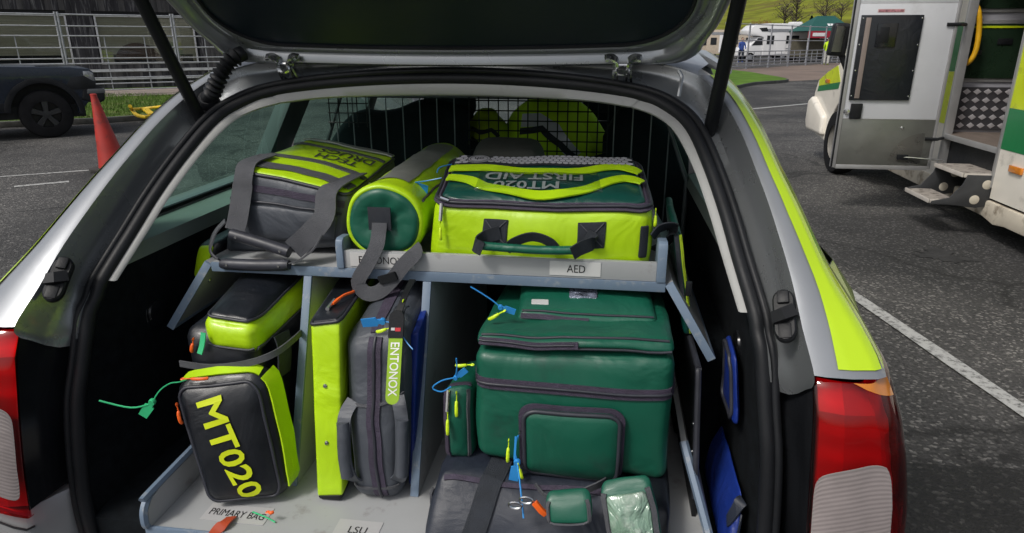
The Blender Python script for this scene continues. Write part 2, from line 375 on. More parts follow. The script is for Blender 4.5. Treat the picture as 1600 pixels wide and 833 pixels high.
# ================================================================== GROUND
asph = bpy.data.materials.new('asphalt'); asph.use_nodes = True
def asphalt_nodes(m, base, chip, gloss=0., scale=1.):
    n = m.node_tree.nodes; l = m.node_tree.links; b = n['Principled BSDF']; b.inputs['Roughness'].default_value = .85-.35*gloss
    tc = n.new('ShaderNodeTexCoord'); vec = tc.outputs['Object']
    vo = n.new('ShaderNodeTexVoronoi'); vo.inputs['Scale'].default_value = 75*scale; l.new(vec, vo.inputs['Vector'])
    n1 = n.new('ShaderNodeTexNoise'); n1.inputs['Scale'].default_value = .9; n1.inputs['Detail'].default_value = 9; n1.inputs['Roughness'].default_value = .62; l.new(vec, n1.inputs['Vector'])
    n2 = n.new('ShaderNodeTexNoise'); n2.inputs['Scale'].default_value = 60; n2.inputs['Detail'].default_value = 5; l.new(vec, n2.inputs['Vector'])
    cr = n.new('ShaderNodeValToRGB'); e = cr.color_ramp.elements; e[0].position = .25; e[1].position = .78
    e[0].color = (base*.55, base*.55, base*.56, 1); e[1].color = (base*1.5, base*1.46, base*1.4, 1); l.new(n1.outputs['Fac'], cr.inputs[0])
    c2 = n.new('ShaderNodeValToRGB'); f = c2.color_ramp.elements; f[0].position = .35; f[0].color = (.45, .45, .45, 1); f[1].position = .75; f[1].color = (1.5, 1.5, 1.5, 1); l.new(n2.outputs['Fac'], c2.inputs[0])
    mu = n.new('ShaderNodeMix'); mu.data_type = 'RGBA'; mu.blend_type = 'MULTIPLY'; mu.inputs[0].default_value = 1; l.new(cr.outputs[0], mu.inputs[6]); l.new(c2.outputs[0], mu.inputs[7])
    # single pale stone chips
    c3 = n.new('ShaderNodeValToRGB'); g = c3.color_ramp.elements; g[0].position = .80; g[0].color = (0, 0, 0, 1); g[1].position = .97; g[1].color = (1, 1, 1, 1)
    sp = n.new('ShaderNodeSeparateColor'); l.new(vo.outputs['Color'], sp.inputs[0]); l.new(sp.outputs[0], c3.inputs[0])
    ad = n.new('ShaderNodeMix'); ad.data_type = 'RGBA'; l.new(c3.outputs[0], ad.inputs[0]); l.new(mu.outputs[2], ad.inputs[6]); ad.inputs[7].default_value = (chip, chip*.97, chip*.92, 1)
    vc = n.new('ShaderNodeTexVoronoi'); vc.feature = 'DISTANCE_TO_EDGE'; vc.inputs['Scale'].default_value = .55
    nd = n.new('ShaderNodeTexNoise'); nd.inputs['Scale'].default_value = 2.5; nd.inputs['Detail'].default_value = 6; l.new(vec, nd.inputs['Vector'])
    mxv = n.new('ShaderNodeMix'); mxv.data_type = 'RGBA'; mxv.inputs[0].default_value = .35; l.new(vec, mxv.inputs[6]); l.new(nd.outputs['Color'], mxv.inputs[7]); l.new(mxv.outputs[2], vc.inputs['Vector'])
    cc_ = n.new('ShaderNodeValToRGB'); h = cc_.color_ramp.elements; h[0].position = .002; h[0].color = (.35, .35, .35, 1); h[1].position = .012; h[1].color = (1, 1, 1, 1); l.new(vc.outputs['Distance'], cc_.inputs[0])
    n5 = n.new('ShaderNodeTexNoise'); n5.inputs['Scale'].default_value = .35; n5.inputs['Detail'].default_value = 4; l.new(vec, n5.inputs['Vector'])
    c5 = n.new('ShaderNodeValToRGB'); q = c5.color_ramp.elements; q[0].position = .42; q[0].color = (.5, .5, .51, 1); q[1].position = .56; q[1].color = (1.15, 1.13, 1.1, 1); l.new(n5.outputs['Fac'], c5.inputs[0])
    m5 = n.new('ShaderNodeMix'); m5.data_type = 'RGBA'; m5.blend_type = 'MULTIPLY'; m5.inputs[0].default_value = 1; l.new(cc_.outputs[0], m5.inputs[6]); l.new(c5.outputs[0], m5.inputs[7])
    m6 = n.new('ShaderNodeMix'); m6.data_type = 'RGBA'; m6.blend_type = 'MULTIPLY'; m6.inputs[0].default_value = 1; l.new(ad.outputs[2], m6.inputs[6]); l.new(m5.outputs[2], m6.inputs[7])
    l.new(m6.outputs[2], b.inputs['Base Color'])
    bp = n.new('ShaderNodeBump'); bp.inputs['Strength'].default_value = .8; bp.inputs['Distance'].default_value = .008
    l.new(vo.outputs['Distance'], bp.inputs['Height']); b2 = n.new('ShaderNodeBump'); b2.inputs['Strength'].default_value = .6; b2.inputs['Distance'].default_value = .01; l.new(n2.outputs['Fac'], b2.inputs['Height']); l.new(bp.outputs[0], b2.inputs['Normal']); l.new(b2.outputs[0], b.inputs['Normal'])
    if gloss: b.inputs['Specular IOR Level'].default_value = .6
asphalt_nodes(asph, .060, .20)
asph_dark = bpy.data.materials.new('dark_asphalt'); asph_dark.use_nodes = True; asphalt_nodes(asph_dark, .008, .06, .4, 1.)
tag(mk('ground', [(-900, -900, 0), (900, -900, 0), (900, 900, 0), (-900, 900, 0)], [(0, 1, 2, 3)], asph), 'grey worn tarmac of the car park', kind='structure')
# darker, slightly glossier tarmac behind the estate car, ending at a ragged line
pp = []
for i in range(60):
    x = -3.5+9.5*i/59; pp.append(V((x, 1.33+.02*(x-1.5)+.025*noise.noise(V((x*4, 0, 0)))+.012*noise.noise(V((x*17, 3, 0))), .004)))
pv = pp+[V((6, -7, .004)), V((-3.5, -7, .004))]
tag(mk('dark_tarmac', pv, [list(range(len(pv)))], asph_dark), 'darker area of tarmac behind the silver estate car', kind='structure')
# worn white lines
lw = bpy.data.materials.new('worn_white_paint'); lw.use_nodes = True
def paint_nodes(m, c, keep):
    n = m.node_tree.nodes; l = m.node_tree.links; b = n['Principled BSDF']; b.inputs['Roughness'].default_value = .75
    tc = n.new('ShaderNodeTexCoord'); n1 = n.new('ShaderNodeTexNoise'); n1.inputs['Scale'].default_value = 34; n1.inputs['Detail'].default_value = 8; n1.inputs['Roughness'].default_value = .7; l.new(tc.outputs['Object'], n1.inputs['Vector'])
    cr = n.new('ShaderNodeValToRGB'); e = cr.color_ramp.elements; e[0].position = keep-.1; e[0].color = (.06, .06, .058, 1); e[1].position = keep+.08; e[1].color = list(c)+[1]; l.new(n1.outputs['Fac'], cr.inputs[0]); l.new(cr.outputs[0], b.inputs['Base Color'])
    bp = n.new('ShaderNodeBump'); bp.inputs['Strength'].default_value = .7; bp.inputs['Distance'].default_value = .006; l.new(n1.outputs['Fac'], bp.inputs['Height']); l.new(bp.outputs[0], b.inputs['Normal'])
paint_nodes(lw, (.40, .40, .385), .44)
def ground_strip(name, pts, wd, z, m, label):
    k = MB(); vs = []; P = [V((p[0], p[1], 0)) for p in pts]; N = len(P)
    for i, p in enumerate(P):
        t = (P[min(i+1, N-1)]-P[max(i-1, 0)]).normalized(); s_ = V((-t.y, t.x, 0)); ww = wd*(1+.10*noise.noise(V((p.x*2.3, p.y*2.3, 1))))
        vs += [(p.x+s_.x*ww/2, p.y+s_.y*ww/2, z), (p.x-s_.x*ww/2, p.y-s_.y*ww/2, z)]
    return tag(mk(name, vs, [(2*i, 2*i+1, 2*i+3, 2*i+2) for i in range(N-1)], m, fix=False), label, kind='structure')
def seg(a, b, n=24): a, b = V((a[0], a[1], 0)), V((b[0], b[1], 0)); return [a.lerp(b, i/n) for i in range(n+1)]
A, B = atZ(1296, 437, 0), atZ(1600, 645, 0); d = (B-A).normalized()
ground_strip('bay_line', seg(A-d*1.2, B+d*.42, 40), .085, .009, lw, 'worn white bay line on the tarmac right of the estate car')
ground_strip('road_line', seg(atZ(1168, 171, 0), atZ(1330, 156, 0)), .13, .004, lw, 'thin white line across the road left of the ambulance')
ground_strip('road_line', seg(atZ(-60, 281, 0), atZ(158, 265, 0)), .06, .004, lw, 'long worn white line on the tarmac left of the traffic cone')
ground_strip('road_line', seg(atZ(22, 292, 0), atZ(108, 284, 0)), .09, .004, lw, 'short broken white dash nearest the estate car on the left')
stain = mat('oil_stain', (.024, .024, .025), .7, 0, .3, 9, bump=.4, bscale=120)
def blob(name, c, rx, ry, m, label, z=.004, n=120, seed=0):
    vs = []
    for i in range(n):
        a = 2*math.pi*i/n; k = .75+.8*noise.noise(V((math.cos(a)*1.6+seed, math.sin(a)*1.6, seed)))+.5*noise.noise(V((math.cos(a)*5+seed, math.sin(a)*5, 2)))+.3*noise.noise(V((math.cos(a)*14+seed, math.sin(a)*14, 2)))
        vs.append((c[0]+rx*k*math.cos(a), c[1]+ry*k*math.sin(a), z))
    return tag(mk(name, vs, [list(range(n))], m, fix=False), label, kind='structure')
c = atZ(1472, 400, 0); blob('oil_stain', c, .2, .17, stain, 'dark oil stain on the tarmac below the ambulance step', seed=1)
c = atZ(1592, 366, 0); blob('oil_stain', c, .18, .12, stain, 'dark damp stain at the right edge by the ambulance', seed=5)
# ================================================================== SILVER ESTATE CAR
car = thing('estate_car', 'silver estate car with hi-vis lime film and its tailgate open', 'car', (0, 1.9, 0), 0, world=True)
Oh = [(.667, .003, .988), (.658, .06, 1.04), (.649, .128, 1.103), (.631, .227, 1.184), (.615, .30, 1.24), (.595, .39, 1.303), (.567, .48, 1.358), (.53, .545, 1.395), (.46, .582, 1.416), (.35, .60, 1.426), (.18, .612, 1.432), (0, .616, 1.434)]
Sh = [(.618, .115, .965), (.612, .135, .995), (.607, .155, 1.025), (.585, .23, 1.10), (.567, .298, 1.165), (.543, .38, 1.235), (.514, .458, 1.296), (.475, .507, 1.33), (.42, .54, 1.352), (.32, .562, 1.368), (.17, .580, 1.379), (0, .588, 1.383)]
Th = [(.581, .158, 1.023), (.557, .236, 1.10), (.537, .305, 1.166), (.512, .388, 1.234), (.480, .462, 1.289), (.443, .508, 1.313), (.391, .54, 1.328), (.303, .562, 1.338), (.161, .580, 1.344), (0, .588, 1.346)]
Sl = [(.62, .03, .40), (.64, .033, .55), (.64, .04, .67), (.634, .06, .80), (.626, .085, .88)]
OUTP = [(.25, .02), (.45, -.03), (.6, -.035), (.8, -.02), (.985, 0), (1.08, .1), (1.165, .2), (1.24, .3), (1.31, .4), (1.37, .5), (1.41, .58)]
def mirror(h, s): return [V((p[0]*s, p[1], p[2])) for p in h]
def full(h): return mirror(h, -1)+[V(p) for p in reversed(h[:-1])]
# painted channel round the opening
def channel_row(i, s):
    O, S = V(Oh[i]), V(Sh[i]); k = 1 if i < 7 else (.7 if i == 7 else .35)
    rec = V((0, .72, -.69))*k
    pts = [O+V((0, 0, 0)), O+(S-O)*.06+rec*.010, O+(S-O)*.14+rec*.040, O+(S-O)*.26+rec*.052, O+(S-O)*.6+rec*.042, O+(S-O)*.78+rec*.020, O+(S-O)*.82+rec*.004, S+rec*.004]
    return [V((p.x*s, p.y, p.z)) for p in pts]
Oh.insert(0, (.669, .012, .962)); Sh.insert(0, (.623, .100, .925))
rows = [channel_row(i, -1) for i in range(13)]+[channel_row(i, 1) for i in range(11, -1, -1)]
Oh.pop(0); Sh.pop(0)
def densify(rows, k=4):
    cols = [spline([r[j] for r in rows], k) for j in range(len(rows[0]))]
    return [[c_[i] for c_ in cols] for i in range(len(cols[0]))]
grid('opening_channel', densify(rows), silver_in, car, 50)
# rubber seal: two beads round the whole opening, and the sill
seal = [V(p) for p in mirror(Sl+Sh, -1)]+[V(p) for p in reversed((Sl+Sh)[:-1])]
sp_ = spline(seal, 5)
o = MB().tube(sp_, .0135, 10).build('rubber_seal', rubber, car, ang=80)
o2 = []
for p in sp_:
    n_ = V((p.x*1.4, 0, (p.z-.95))).normalized(); o2.append(p+n_*.016+V((0, -.006, .002)))
MB().tube(o2, .0075, 8).build('seal_lip', rubber, o, ang=80)
# light grey trim inside the seal
for s, nm in ((-1, 'l'), (1, 'r')):
    Sx = [V((p[0]*s, p[1], p[2])) for p in Sh[2:]]; Tx = [V((p[0]*s, p[1], p[2])) for p in Th]
    cut = 7
    def band(a, b, name):
        S_, T_ = spline(Sx[a:b], 5), spline(Tx[a:b], 5); rr = []
        for p, q in zip(S_, T_):
            d_ = q-p; bk = V((0, .03, .012))
            rr.append([p+V((0, .006, 0)), p+d_*.25+V((0, -.004, 0)), p+d_*.9+V((0, -.003, 0)), q+V((0, .002, 0)), q+V((-s*-.006, .012, 0)), q+V((s*.02, .05, .015))])
        grid(name, rr, trim, car, 60)
    band(0, 7, 'pillar_trim')
Tx = [V(p) for p in mirror(Th[6:], -1)]+[V(p) for p in reversed(Th[6:-1])]; Sx = [V(p) for p in mirror(Sh[8:], -1)]+[V(p) for p in reversed(Sh[8:-1])]
rr = []
for p, q in zip(spline(Sx, 6), spline(Tx, 6)):
    d_ = q-p; rr.append([p+V((0, .004, 0)), p+d_*.2+V((0, -.006, 0)), p+d_*.92+V((0, -.006, 0)), q+V((0, .0, -.001)), q+V((0, .02, .002)), q+V((0, .08, .03))])
grid('header_trim', rr, trim, car, 60)
# black cover between lamp and seal, each side
def lamp_in(z): return .667+(.985-z)*.035
for s in (-1, 1):
    rr = []
    for z in (.972, .955, .93, .88, .82, .76, .70, .66, .636):
        xs = interp(z, [(.4, .62), (.55, .64), (.67, .64), (.8, .634), (.88, .626), (.965, .618)]); ys = interp(z, [(.4, .03), (.55, .033), (.67, .04), (.8, .06), (.88, .085), (.965, .115)])
        xi = lamp_in(max(z, .6)); rr.append([V((s*(xi+.006), interp(z, [(.6, -.046), (.73, -.036), (.8, -.026), (.93, -.004), (.985, .022)]), z)), V((s*(xi+.002), .04, z)), V((s*(xi-.010), max(.085, ys+.03), z)), V((s*(xs+.028), max(.085, ys+.035), z)), V((s*(xs+.016), ys+.012, z)), V((s*xs, ys+.006, z))])
    grid('pillar_cover', rr, plastic_g, car, 40)
# D-pillar outer skin with the hi-vis film on it
W = [.105, .088, .060, .047, .040, .037, .035, .035]; MF = [.30, .42, .55, .5, .5, .5, .55, .6]
def dsec(i, s):
    O = V(Oh[i]); w_ = W[i]
    f = [(0, 0), (.15, -.004), (.5, -.005), (.85, 0), (1, .010)]
    P = [O+V((w_*a, b, 0)) for a, b in f]+[O+V((w_+.008, .045, .004)), O+V((w_+.014, .085, .006)), O+V((w_+.018, .13, .008))]
    return [V((s*p.x, p.y, p.z)) for p in P]
for s in (-1, 1):
    g_ = densify([dsec(i, s) for i in range(8)], 4); grid('quarter_panel', g_, silver, car, 50)
    # film: strips on the same skin, two segments with a seam between
    def film(a0, a1, name, zlow):
        rr = []
        for i, row in enumerate(g_):
            t = i/(len(g_)-1)*7; mf = interp(t, list(enumerate(MF))) if s > 0 else interp(t, [(0, .98), (2, .96), (7, .9)])
            if row[0].z < zlow: continue
            cum = [0]
            for p, q in zip(row, row[1:]): cum.append(cum[-1]+(q-p).length)
            wtot = W[int(min(t, 7))]; st = mf*interp(t, list(enumerate(W))); en = cum[-1]
            def at_len(L_):
                for k_ in range(len(cum)-1):
                    if L_ <= cum[k_+1]+1e-9: return row[k_].lerp(row[k_+1], (L_-cum[k_])/(cum[k_+1]-cum[k_]))
                return row[-1]
            lo = st+(en-st)*a0(t); hi = st+(en-st)*a1(t); ln = []
            for k_ in range(25):
                p = at_len(lo+(hi-lo)*k_/24); ln.append(p+V((s*.0025, -.0016, .0012)))
            rr.append(ln)
        grid(name, rr, lime_film, car, 60)
    film(lambda t: 0, lambda t: .34+.02*t, 'hi_vis_film', .992); film(lambda t: .36+.02*t, lambda t: 1, 'hi_vis_film', .994)
    # lower flank, bonnet side
    rr = []
    for z in (.24, .35, .5, .65, .8, .93, 1.0, 1.06):
        o_ = [(.80, .10), (.835, .2), (.862, .36), (.876, .7), (.884, 1.4), (.884, 2.6), (.87, 3.5), (.82, 4.0), (.70, 4.28)]
        dx = interp(z, [(.24, -.02), (.35, 0), (.65, .006), (.93, -.012), (1.0, -.03), (1.06, -.075)])
        rr.append([V((s*(x+dx), y+(max(0, z-.95)*.9 if y < .3 else 0), min(z, interp(y, [(2.6, 1.06), (3.0, .98), (3.6, .9), (4.28, .72)])))) for x, y in o_])
    fl = grid('flank', rr, silver, car, 50)
    rr2 = [[p+V((s*.002, -.001, .001)) for p in r[0:7]] for r in rr[2:8]]
    grid('hi_vis_film', rr2, lime_film, car, 60)
    # side glass and pillars
    def gx(z): return interp(z, [(1.06, .685), (1.2, .668), (1.3, .645), (1.36, .62)])
    def pane(name, y0, y1, z0, z1, sk0, sk1, m):
        rr = [[V((s*gx(z), y0+(z-z0)*sk0+(y1+(z-z0)*sk1-y0-(z-z0)*sk0)*k_/6, z)) for k_ in range(7)] for z in (z0, (z0+z1)/2, z1)]
        return grid(name, rr, m, car, 60)
    pane('side_window', .235, 1.02, 1.085, 1.345, 1.05, .3, side_glass); pane('side_window', 1.14, 1.86, 1.065, 1.345, .3, 0, side_glass); pane('side_window', 1.96, 2.7, 1.065, 1.345, 0, -1.1, side_glass)
    MB().prism([(s*.775, 1.0, 1.04), (s*.775, 1.15, 1.04), (s*.63, 1.26, 1.40), (s*.63, 1.11, 1.40)], (-s*.05, 0, 0)).build('side_pillar', trim_d, car, .006)
    MB().prism([(s*.775, 1.86, 1.04), (s*.775, 1.96, 1.04), (s*.63, 1.96, 1.40), (s*.63, 1.86, 1.40)], (-s*.05, 0, 0)).build('side_pillar', trim_d, car, .006)
    MB().tube([(s*.612, .68, 1.398), (s*.628, 1.2, 1.415), (s*.625, 2.0, 1.415), (s*.66, 2.5, 1.27), (s*.70, 2.9, 1.05)], [.008, .022, .026, .03, .03], 8).build('roof_rail', silver, car)
    MB().tube([(s*.56, .95, 1.445), (s*.565, 1.1, 1.485), (s*.57, 1.5, 1.495), (s*.56, 2.1, 1.46)], .011, 8).build('roof_bar', plastic, car)
    # interior: belt strip, wall, wheel arch
    grid('window_belt', [[V((s*(.60+.05*k_), y, z)) for y in (.20+.11*k_, .6, 1.2)] for k_, z in ((0, 1.035), (.12, 1.066), (1.4, 1.080), (2.2, 1.080))], mat('belt_trim', (.22, .26, .235), .5, 0, .08, 5), car)
    grid('shoulder', [[V((s*x, y, z)) for y in (.30+(x-.69)*3.2, .8, 1.2, 2.0, 2.66)] for x, z in ((.811, 1.058), (.80, 1.068), (.75, 1.079), (.690, 1.086))], silver, car, 60)
    MB().tube([(s*.675, .23, 1.087), (s*.675, 1.05, 1.087)], .006, 6).build('window_gasket', rubber, car)
    grid('side_wall', [[V((s*(x+(interp(z, [(.4, .018), (.9, .008), (1.03, -.006)]) if y == .062 else 0)), (interp(z, [(.4, .038), (.67, .046), (.8, .066), (.88, .092), (.965, .122), (1.03, .165)]) if y == .062 else y), z)) for y in (.062, .19, .25, .5, .9, 1.22)] for x, z in ((.612, .40), (.625, .6), (.625, .8), (.615, .93), (.605, 1.0), (.60, 1.035))], carpet, car)
    MB().box((min(s*.53, s*.64), .42, .5), (max(s*.53, s*.64), 1.2, .86)).build('wheel_arch_liner', carpet, car, .05, 4)
    MB().lathe([(0, .0), (.034, .0), (.036, -.004), (.03, -.006), (.026, .004), (0, .005)], (s*.616, .30, .90), (-s, 0, 0), 24).build('tie_down_recess', plastic_g, car)
    # wheels
    for wy in (.95, 3.55):
        t_ = MB().lathe([(.20, -.1), (.29, -.1), (.315, -.08), (.318, 0), (.315, .08), (.29, .1), (.20, .1)], (s*.79, wy, .318), (s, 0, 0), 32).build('tyre', rubber, car)
        MB().lathe([(.205, .06), (.20, .085), (.06, .07), (.05, .09), (0, .09)], (s*.79, wy, .318), (s, 0, 0), 32).build('rim', steel, t_)
    # catches on the painted channel: black oval plate with two stops
    cb = V((s*.638, .088, 1.045)); ax = V((s*.02, .60, .62)).normalized(); nn = V((-s*.35, -.72, .60)); nn = (nn-ax*nn.dot(ax)).normalized(); sd_ = ax.cross(nn)
    k = MB(); ring = []
    for h_ in (0, .010, .013):
        sc = 1 if h_ < .012 else .85
        ring.append([cb+ax*(math.cos(a)*.020*sc+math.copysign(.024, math.cos(a)))+sd_*math.sin(a)*.017*sc+nn*h_ for a in [2*math.pi*(j+.5)/20 for j in range(20)]])
    vs = [p for r_ in ring for p in r_]; fs = [(i*20+j, i*20+(j+1) % 20, (i+1)*20+(j+1) % 20, (i+1)*20+j) for i in range(2) for j in range(20)]+[list(range(40, 60))]
    pl = mk('tailgate_stop', vs, fs, plastic, car)
    MB().strip([cb+ax*.018+nn*.014, cb+ax*.040+nn*.014], sd_, .018, .010).build('rubber_buffer', rubber, pl, .003)
    MB().strip([cb-ax*.040+nn*.012, cb-ax*.014+nn*.012], sd_, .020, .006).build('rubber_buffer', rubber, pl, .003)
    MB().strip([cb+nn*.013-ax*.006-sd_*.016, cb+nn*.022-ax*.004, cb+nn*.015+ax*.006+sd_*.016], ax, .020, .010).build('clip', plastic, pl)
    # body plugs on the pillar
    # gas struts
    b0 = V((s*.552, .468, 1.292)); b1 = V((s*.575, .20, 1.815)); dd = (b1-b0).normalized()
    st = MB().tube([b0+dd*.015, b0+dd*.02, b0+dd*.36], [.0125, .0135, .0135], 14).build('gas_strut', rubber, car)
    MB().tube([b0+dd*.35, b1], .006, 10).build('strut_rod', chrome, st)
    MB().tube([b0-dd*.016, b0+dd*.022], [.012, .014], 12).build('strut_socket', plastic, st)
    MB().lathe([(0, 0), (.013, 0), (.013, .006), (.007, .008), (.007, .028), (0, .03)], b0-V((s*-.02, -.018, .004)), (-s, -.4, .3), 12).build('ball_stud', chrome, st)
# roof
rt = []
for p in full(Oh[7:]):
    t = abs(p.x)/.53
    rt.append([p+V((0, 0, 0)), p+V((0, .012, .008)), p+V((p.x*.06, .10, .020)), p+V((p.x*.09, .45, .04)), p+V((p.x*.1, .9, .05)), p+V((p.x*.1, 1.4, .045)), p+V((p.x*.1, 1.72, .01))])
grid('roof', [[spline([r[i] for r in rt], 3)[j] for i in range(7)] for j in range((len(rt)-1)*3+1)], silver, car, 50)
grid('headliner', [[V((x, y, 1.375+.02*(y > 1))) for y in (.66, 1.2, 2.25)] for x in (-.6, -.3, 0, .3, .6)], trim, car)
grid('windscreen', [[V((x*(1+.12*t), 2.30+.62*t-.06*(x/.6)**2, 1.42-.40*t)) for x in (-.58, -.3, 0, .3, .58)] for t in (0, .33, .66, 1)], screen_glass, car)
grid('bonnet', [[V((x, y, interp(y, [(2.6, 1.03), (3.0, .98), (3.6, .9), (4.28, .72)])+.03*(1-(x/.87)**2))) for x in (-.86, -.5, 0, .5, .86)] for y in (2.6, 3.0, 3.6, 4.1)], silver, car)
grid('front_bumper', [[V((x, 4.28+.12*(1-(x/.72)**2)-(.03 if z > .6 else 0), z)) for x in (-.72, -.4, 0, .4, .72)] for z in (.22, .4, .6, .74)], silver, car)
MB().box((-.74, 2.5, .6), (.74, 2.95, .98)).build('dashboard', plastic, car, .05, 3)
grid('boot_floor', [[V((x, y, z)) for x in (-.63, 0, .63)] for y, z in ((.03, .40), (.035, .565), (.06, .572), (1.3, .572))], carpet, car)
mk('cabin_floor', [(-.8, 1.2, .34), (.8, 1.2, .34), (.8, 3, .34), (-.8, 3, .34)], [(0, 1, 2, 3)], carpet, car)
mk('underbody', [(-.84, .1, .24), (.84, .1, .24), (.84, 4.2, .24), (-.84, 4.2, .24)], [(0, 1, 2, 3)], plastic, car)
# rear bumper: two painted corners and a low middle
bp_m = mat('bumper_paint', (.26, .265, .27), .45, .3, .06, 5, coat=.15)
for s in (-1, 1):
    rr = []
    for x in (.664, .672, .685, .70, .708, .73, .76, .79, .82, .845, .86, .87):
        y0 = interp(x, [(.664, .04), (.685, .010), (.708, -.03), (.76, -.034), (.82, .0), (.855, .05), (.87, .10)]); top = interp(x, [(.664, .630), (.71, .624), (.80, .655), (.87, .70)])
        yl = interp(x, [(.664, .02), (.69, -.04), (.74, -.065), (.80, -.04), (.87, .09)])
        rr.append([V((s*x, y0+.05, top)), V((s*x, y0+.004, top)), V((s*x, y0-.003, top-.006)), V((s*x, y0*.7+yl*.3, top-.05)), V((s*x, yl, .50)), V((s*x, yl+.01, .40)), V((s*x, yl+.05, .28))])
    rr = [[V((p.x, .07, p.z)) for p in rr[0]]]+rr
    grid('rear_bumper', rr, bp_m, car, 40)
    MB().tube([r_[3]+V((0, -.002, .012)) for r_ in rr[4:]], .0022, 6).build('bumper_seam', plastic, car)
grid('rear_bumper', [[V((x, -.075+y, z)) for x in (-.75, -.6, -.3, 0, .3, .6, .75)] for y, z in ((.09, .50), (.01, .50), (0, .49), (-.005, .42), (.03, .28))], bp_m, car, 40)
# ---- rear lamps
def lampS(s):
    def S(a, z, off=0.):
        xi = lamp_in(z); xo = interp(z, [(.60, .848), (.7, .85), (.8, .845), (.9, .828), (.985, .79)]); yb = interp(z, [(.6, -.06), (.73, -.05), (.8, -.04), (.93, -.018), (.985, .008)])
        tab = [V((xi+.004, yb+.016, z)), V((xi+.003, yb+.006, z)), V((xi+.03, yb-.004, z)), V((xi+.075, yb-.006, z)), V((xo-.03, yb+.010, z)), V((xo-.004, .045, z)), V((xo+.012, .12, z)), V((xo+.018, .2, z))]
        t = a*7; i = min(int(t), 6); f = t-i
        p0, p1, p2, p3 = tab[max(i-1, 0)], tab[i], tab[i+1], tab[min(i+2, 7)]
        p = .5*((2*p1)+(p2-p0)*f+(2*p0-5*p1+4*p2-p3)*f*f+(3*p1-p0-3*p2+p3)*f**3)
        if off:
            q = V((xo-.1, .1, z)); n_ = (p-q); n_.z = .1*n_.length; p = p+n_.normalized()*off
        return V((s*p.x, p.y, p.z))
    return S
for s in (-1, 1):
    S = lampS(s)
    zs = [.600, .604, .62, .65, .70, .75, .80, .85, .90, .94, .965, .978, .985]
    rr = []
    for z in zs:
        inset = .012 if z in (.600, .985) else 0
        rr.append([S(a/28, .985-(.985-z)*(.985-.622-.085*max(0, a/28-.15))/.385, -inset) for a in range(29)])
    ref = [[S(a/40, .975-(.975-.640)*i/44, -.022-.0022*abs(math.sin(a*.45))-.0016*abs(math.sin(i*.6))) for a in range(3, 39)] for i in range(45)]
    lamp = grid('rear_lamp', rr, red_lens, car, 60, label='red rear lamp with clear reversing window')
    grid('reflector', ref, mat('lamp_reflector', (.78, .76, .76), .35, .6, .1, 10), lamp, 12)
    bx0 = [S(.12, .985-.36*i/8, -.03) for i in range(9)]
    # clear reversing window, ribbed
    rr = []
    for i in range(141):
        b = i/140; row = []
        for j in range(21):
            a = j/20
            zt = .838+.034*a; zb = .662+.035*a; c_ = .5-.5*math.copysign(abs(2*b-1)**1.0, 1-2*b)
            sq = (1-abs(2*b-1)**7*.10)
            aa = .175+(.515-.175)*(.5+(a-.5)*sq)
            row.append(S(aa, zb+(zt-zb)*b-.010*(abs(2*a-1)**6)*(2*b-1), .0016+.00022*math.sin(i*1.1)))
        rr.append(row)
    grid('reversing_window', rr, clear_lens, lamp, 70)
    rr = [[S(.36+.06*t+(.66-.36-.06*t)*k_/10, .982-.028*t*(.3+.7*k_/10)-.0005, .0016) for k_ in range(11)] for t in (0, .25, .5, .75, 1)]
    grid('indicator_window', rr, amber_lens, lamp, 70)
# ---- tailgate
AL = R(46); h0 = V((0, .562, 1.428)); sv = V((0, -math.cos(AL), math.sin(AL))); nv = V((0, -math.sin(AL), -math.cos(AL)))
def hw(s_): return interp(s_, [(-.03, .515), (0, .53), (.1, .556), (.2, .578), (.4, .622), (.6, .66), (.8, .69), (1.0, .67), (1.08, .62)])
def TG(x, s_, off): return h0+V((x, 0, 0))+sv*s_+nv*off
loop = []
for i in range(13): a = math.pi/2*i/12; loop.append((hw(.02)-.05+.05*math.sin(a), .05-.052*math.cos(a)))
for s_ in (.1, .2, .3, .4, .5, .6, .7, .8, .9, 1.0): loop.append((hw(s_), s_))
for i in range(9): a = math.pi/2*i/8; loop.append((.55+.11*math.cos(a), 1.02+.06*math.sin(a)))
outer = loop+[(-x, s_) for x, s_ in reversed(loop)]
base_bottom = [(x, -.002-.010*(1-(x/.48)**2)) for x in [.48-.96*i/24 for i in range(1, 24)]]
outer = outer+[(-x, b) for x, b in base_bottom]
gl = []
for i in range(17): a = math.pi/2*i/16; gl.append((.345+.155*math.sin(a)**.9, .16-.115*math.cos(a)))
gl += [(.515, .24), (.535, .34), (.552, .44), (.56, .52)]
for i in range(7): a = math.pi/2*i/6; gl.append((.50+.055*math.cos(a), .55+.04*math.sin(a)))
glass_loop = gl+[(-x, s_) for x, s_ in reversed(gl)]
glass_loop += [(-.345+.69*i/24, .045-.008*(1-((-.345+.69*i/24)/.345)**2)) for i in range(1, 24)]
def resample(lp, n=160):
    P = [V((x, y, 0)) for x, y in lp]; P.append(P[0]); cum = [0]
    for p, q in zip(P, P[1:]): cum.append(cum[-1]+(q-p).length)
    out = []; k_ = 0
    for i in range(n):
        L_ = cum[-1]*i/n
        while cum[k_+1] < L_: k_ += 1
        q = P[k_].lerp(P[k_+1], (L_-cum[k_])/(cum[k_+1]-cum[k_])); out.append((q.x, q.y))
    return out
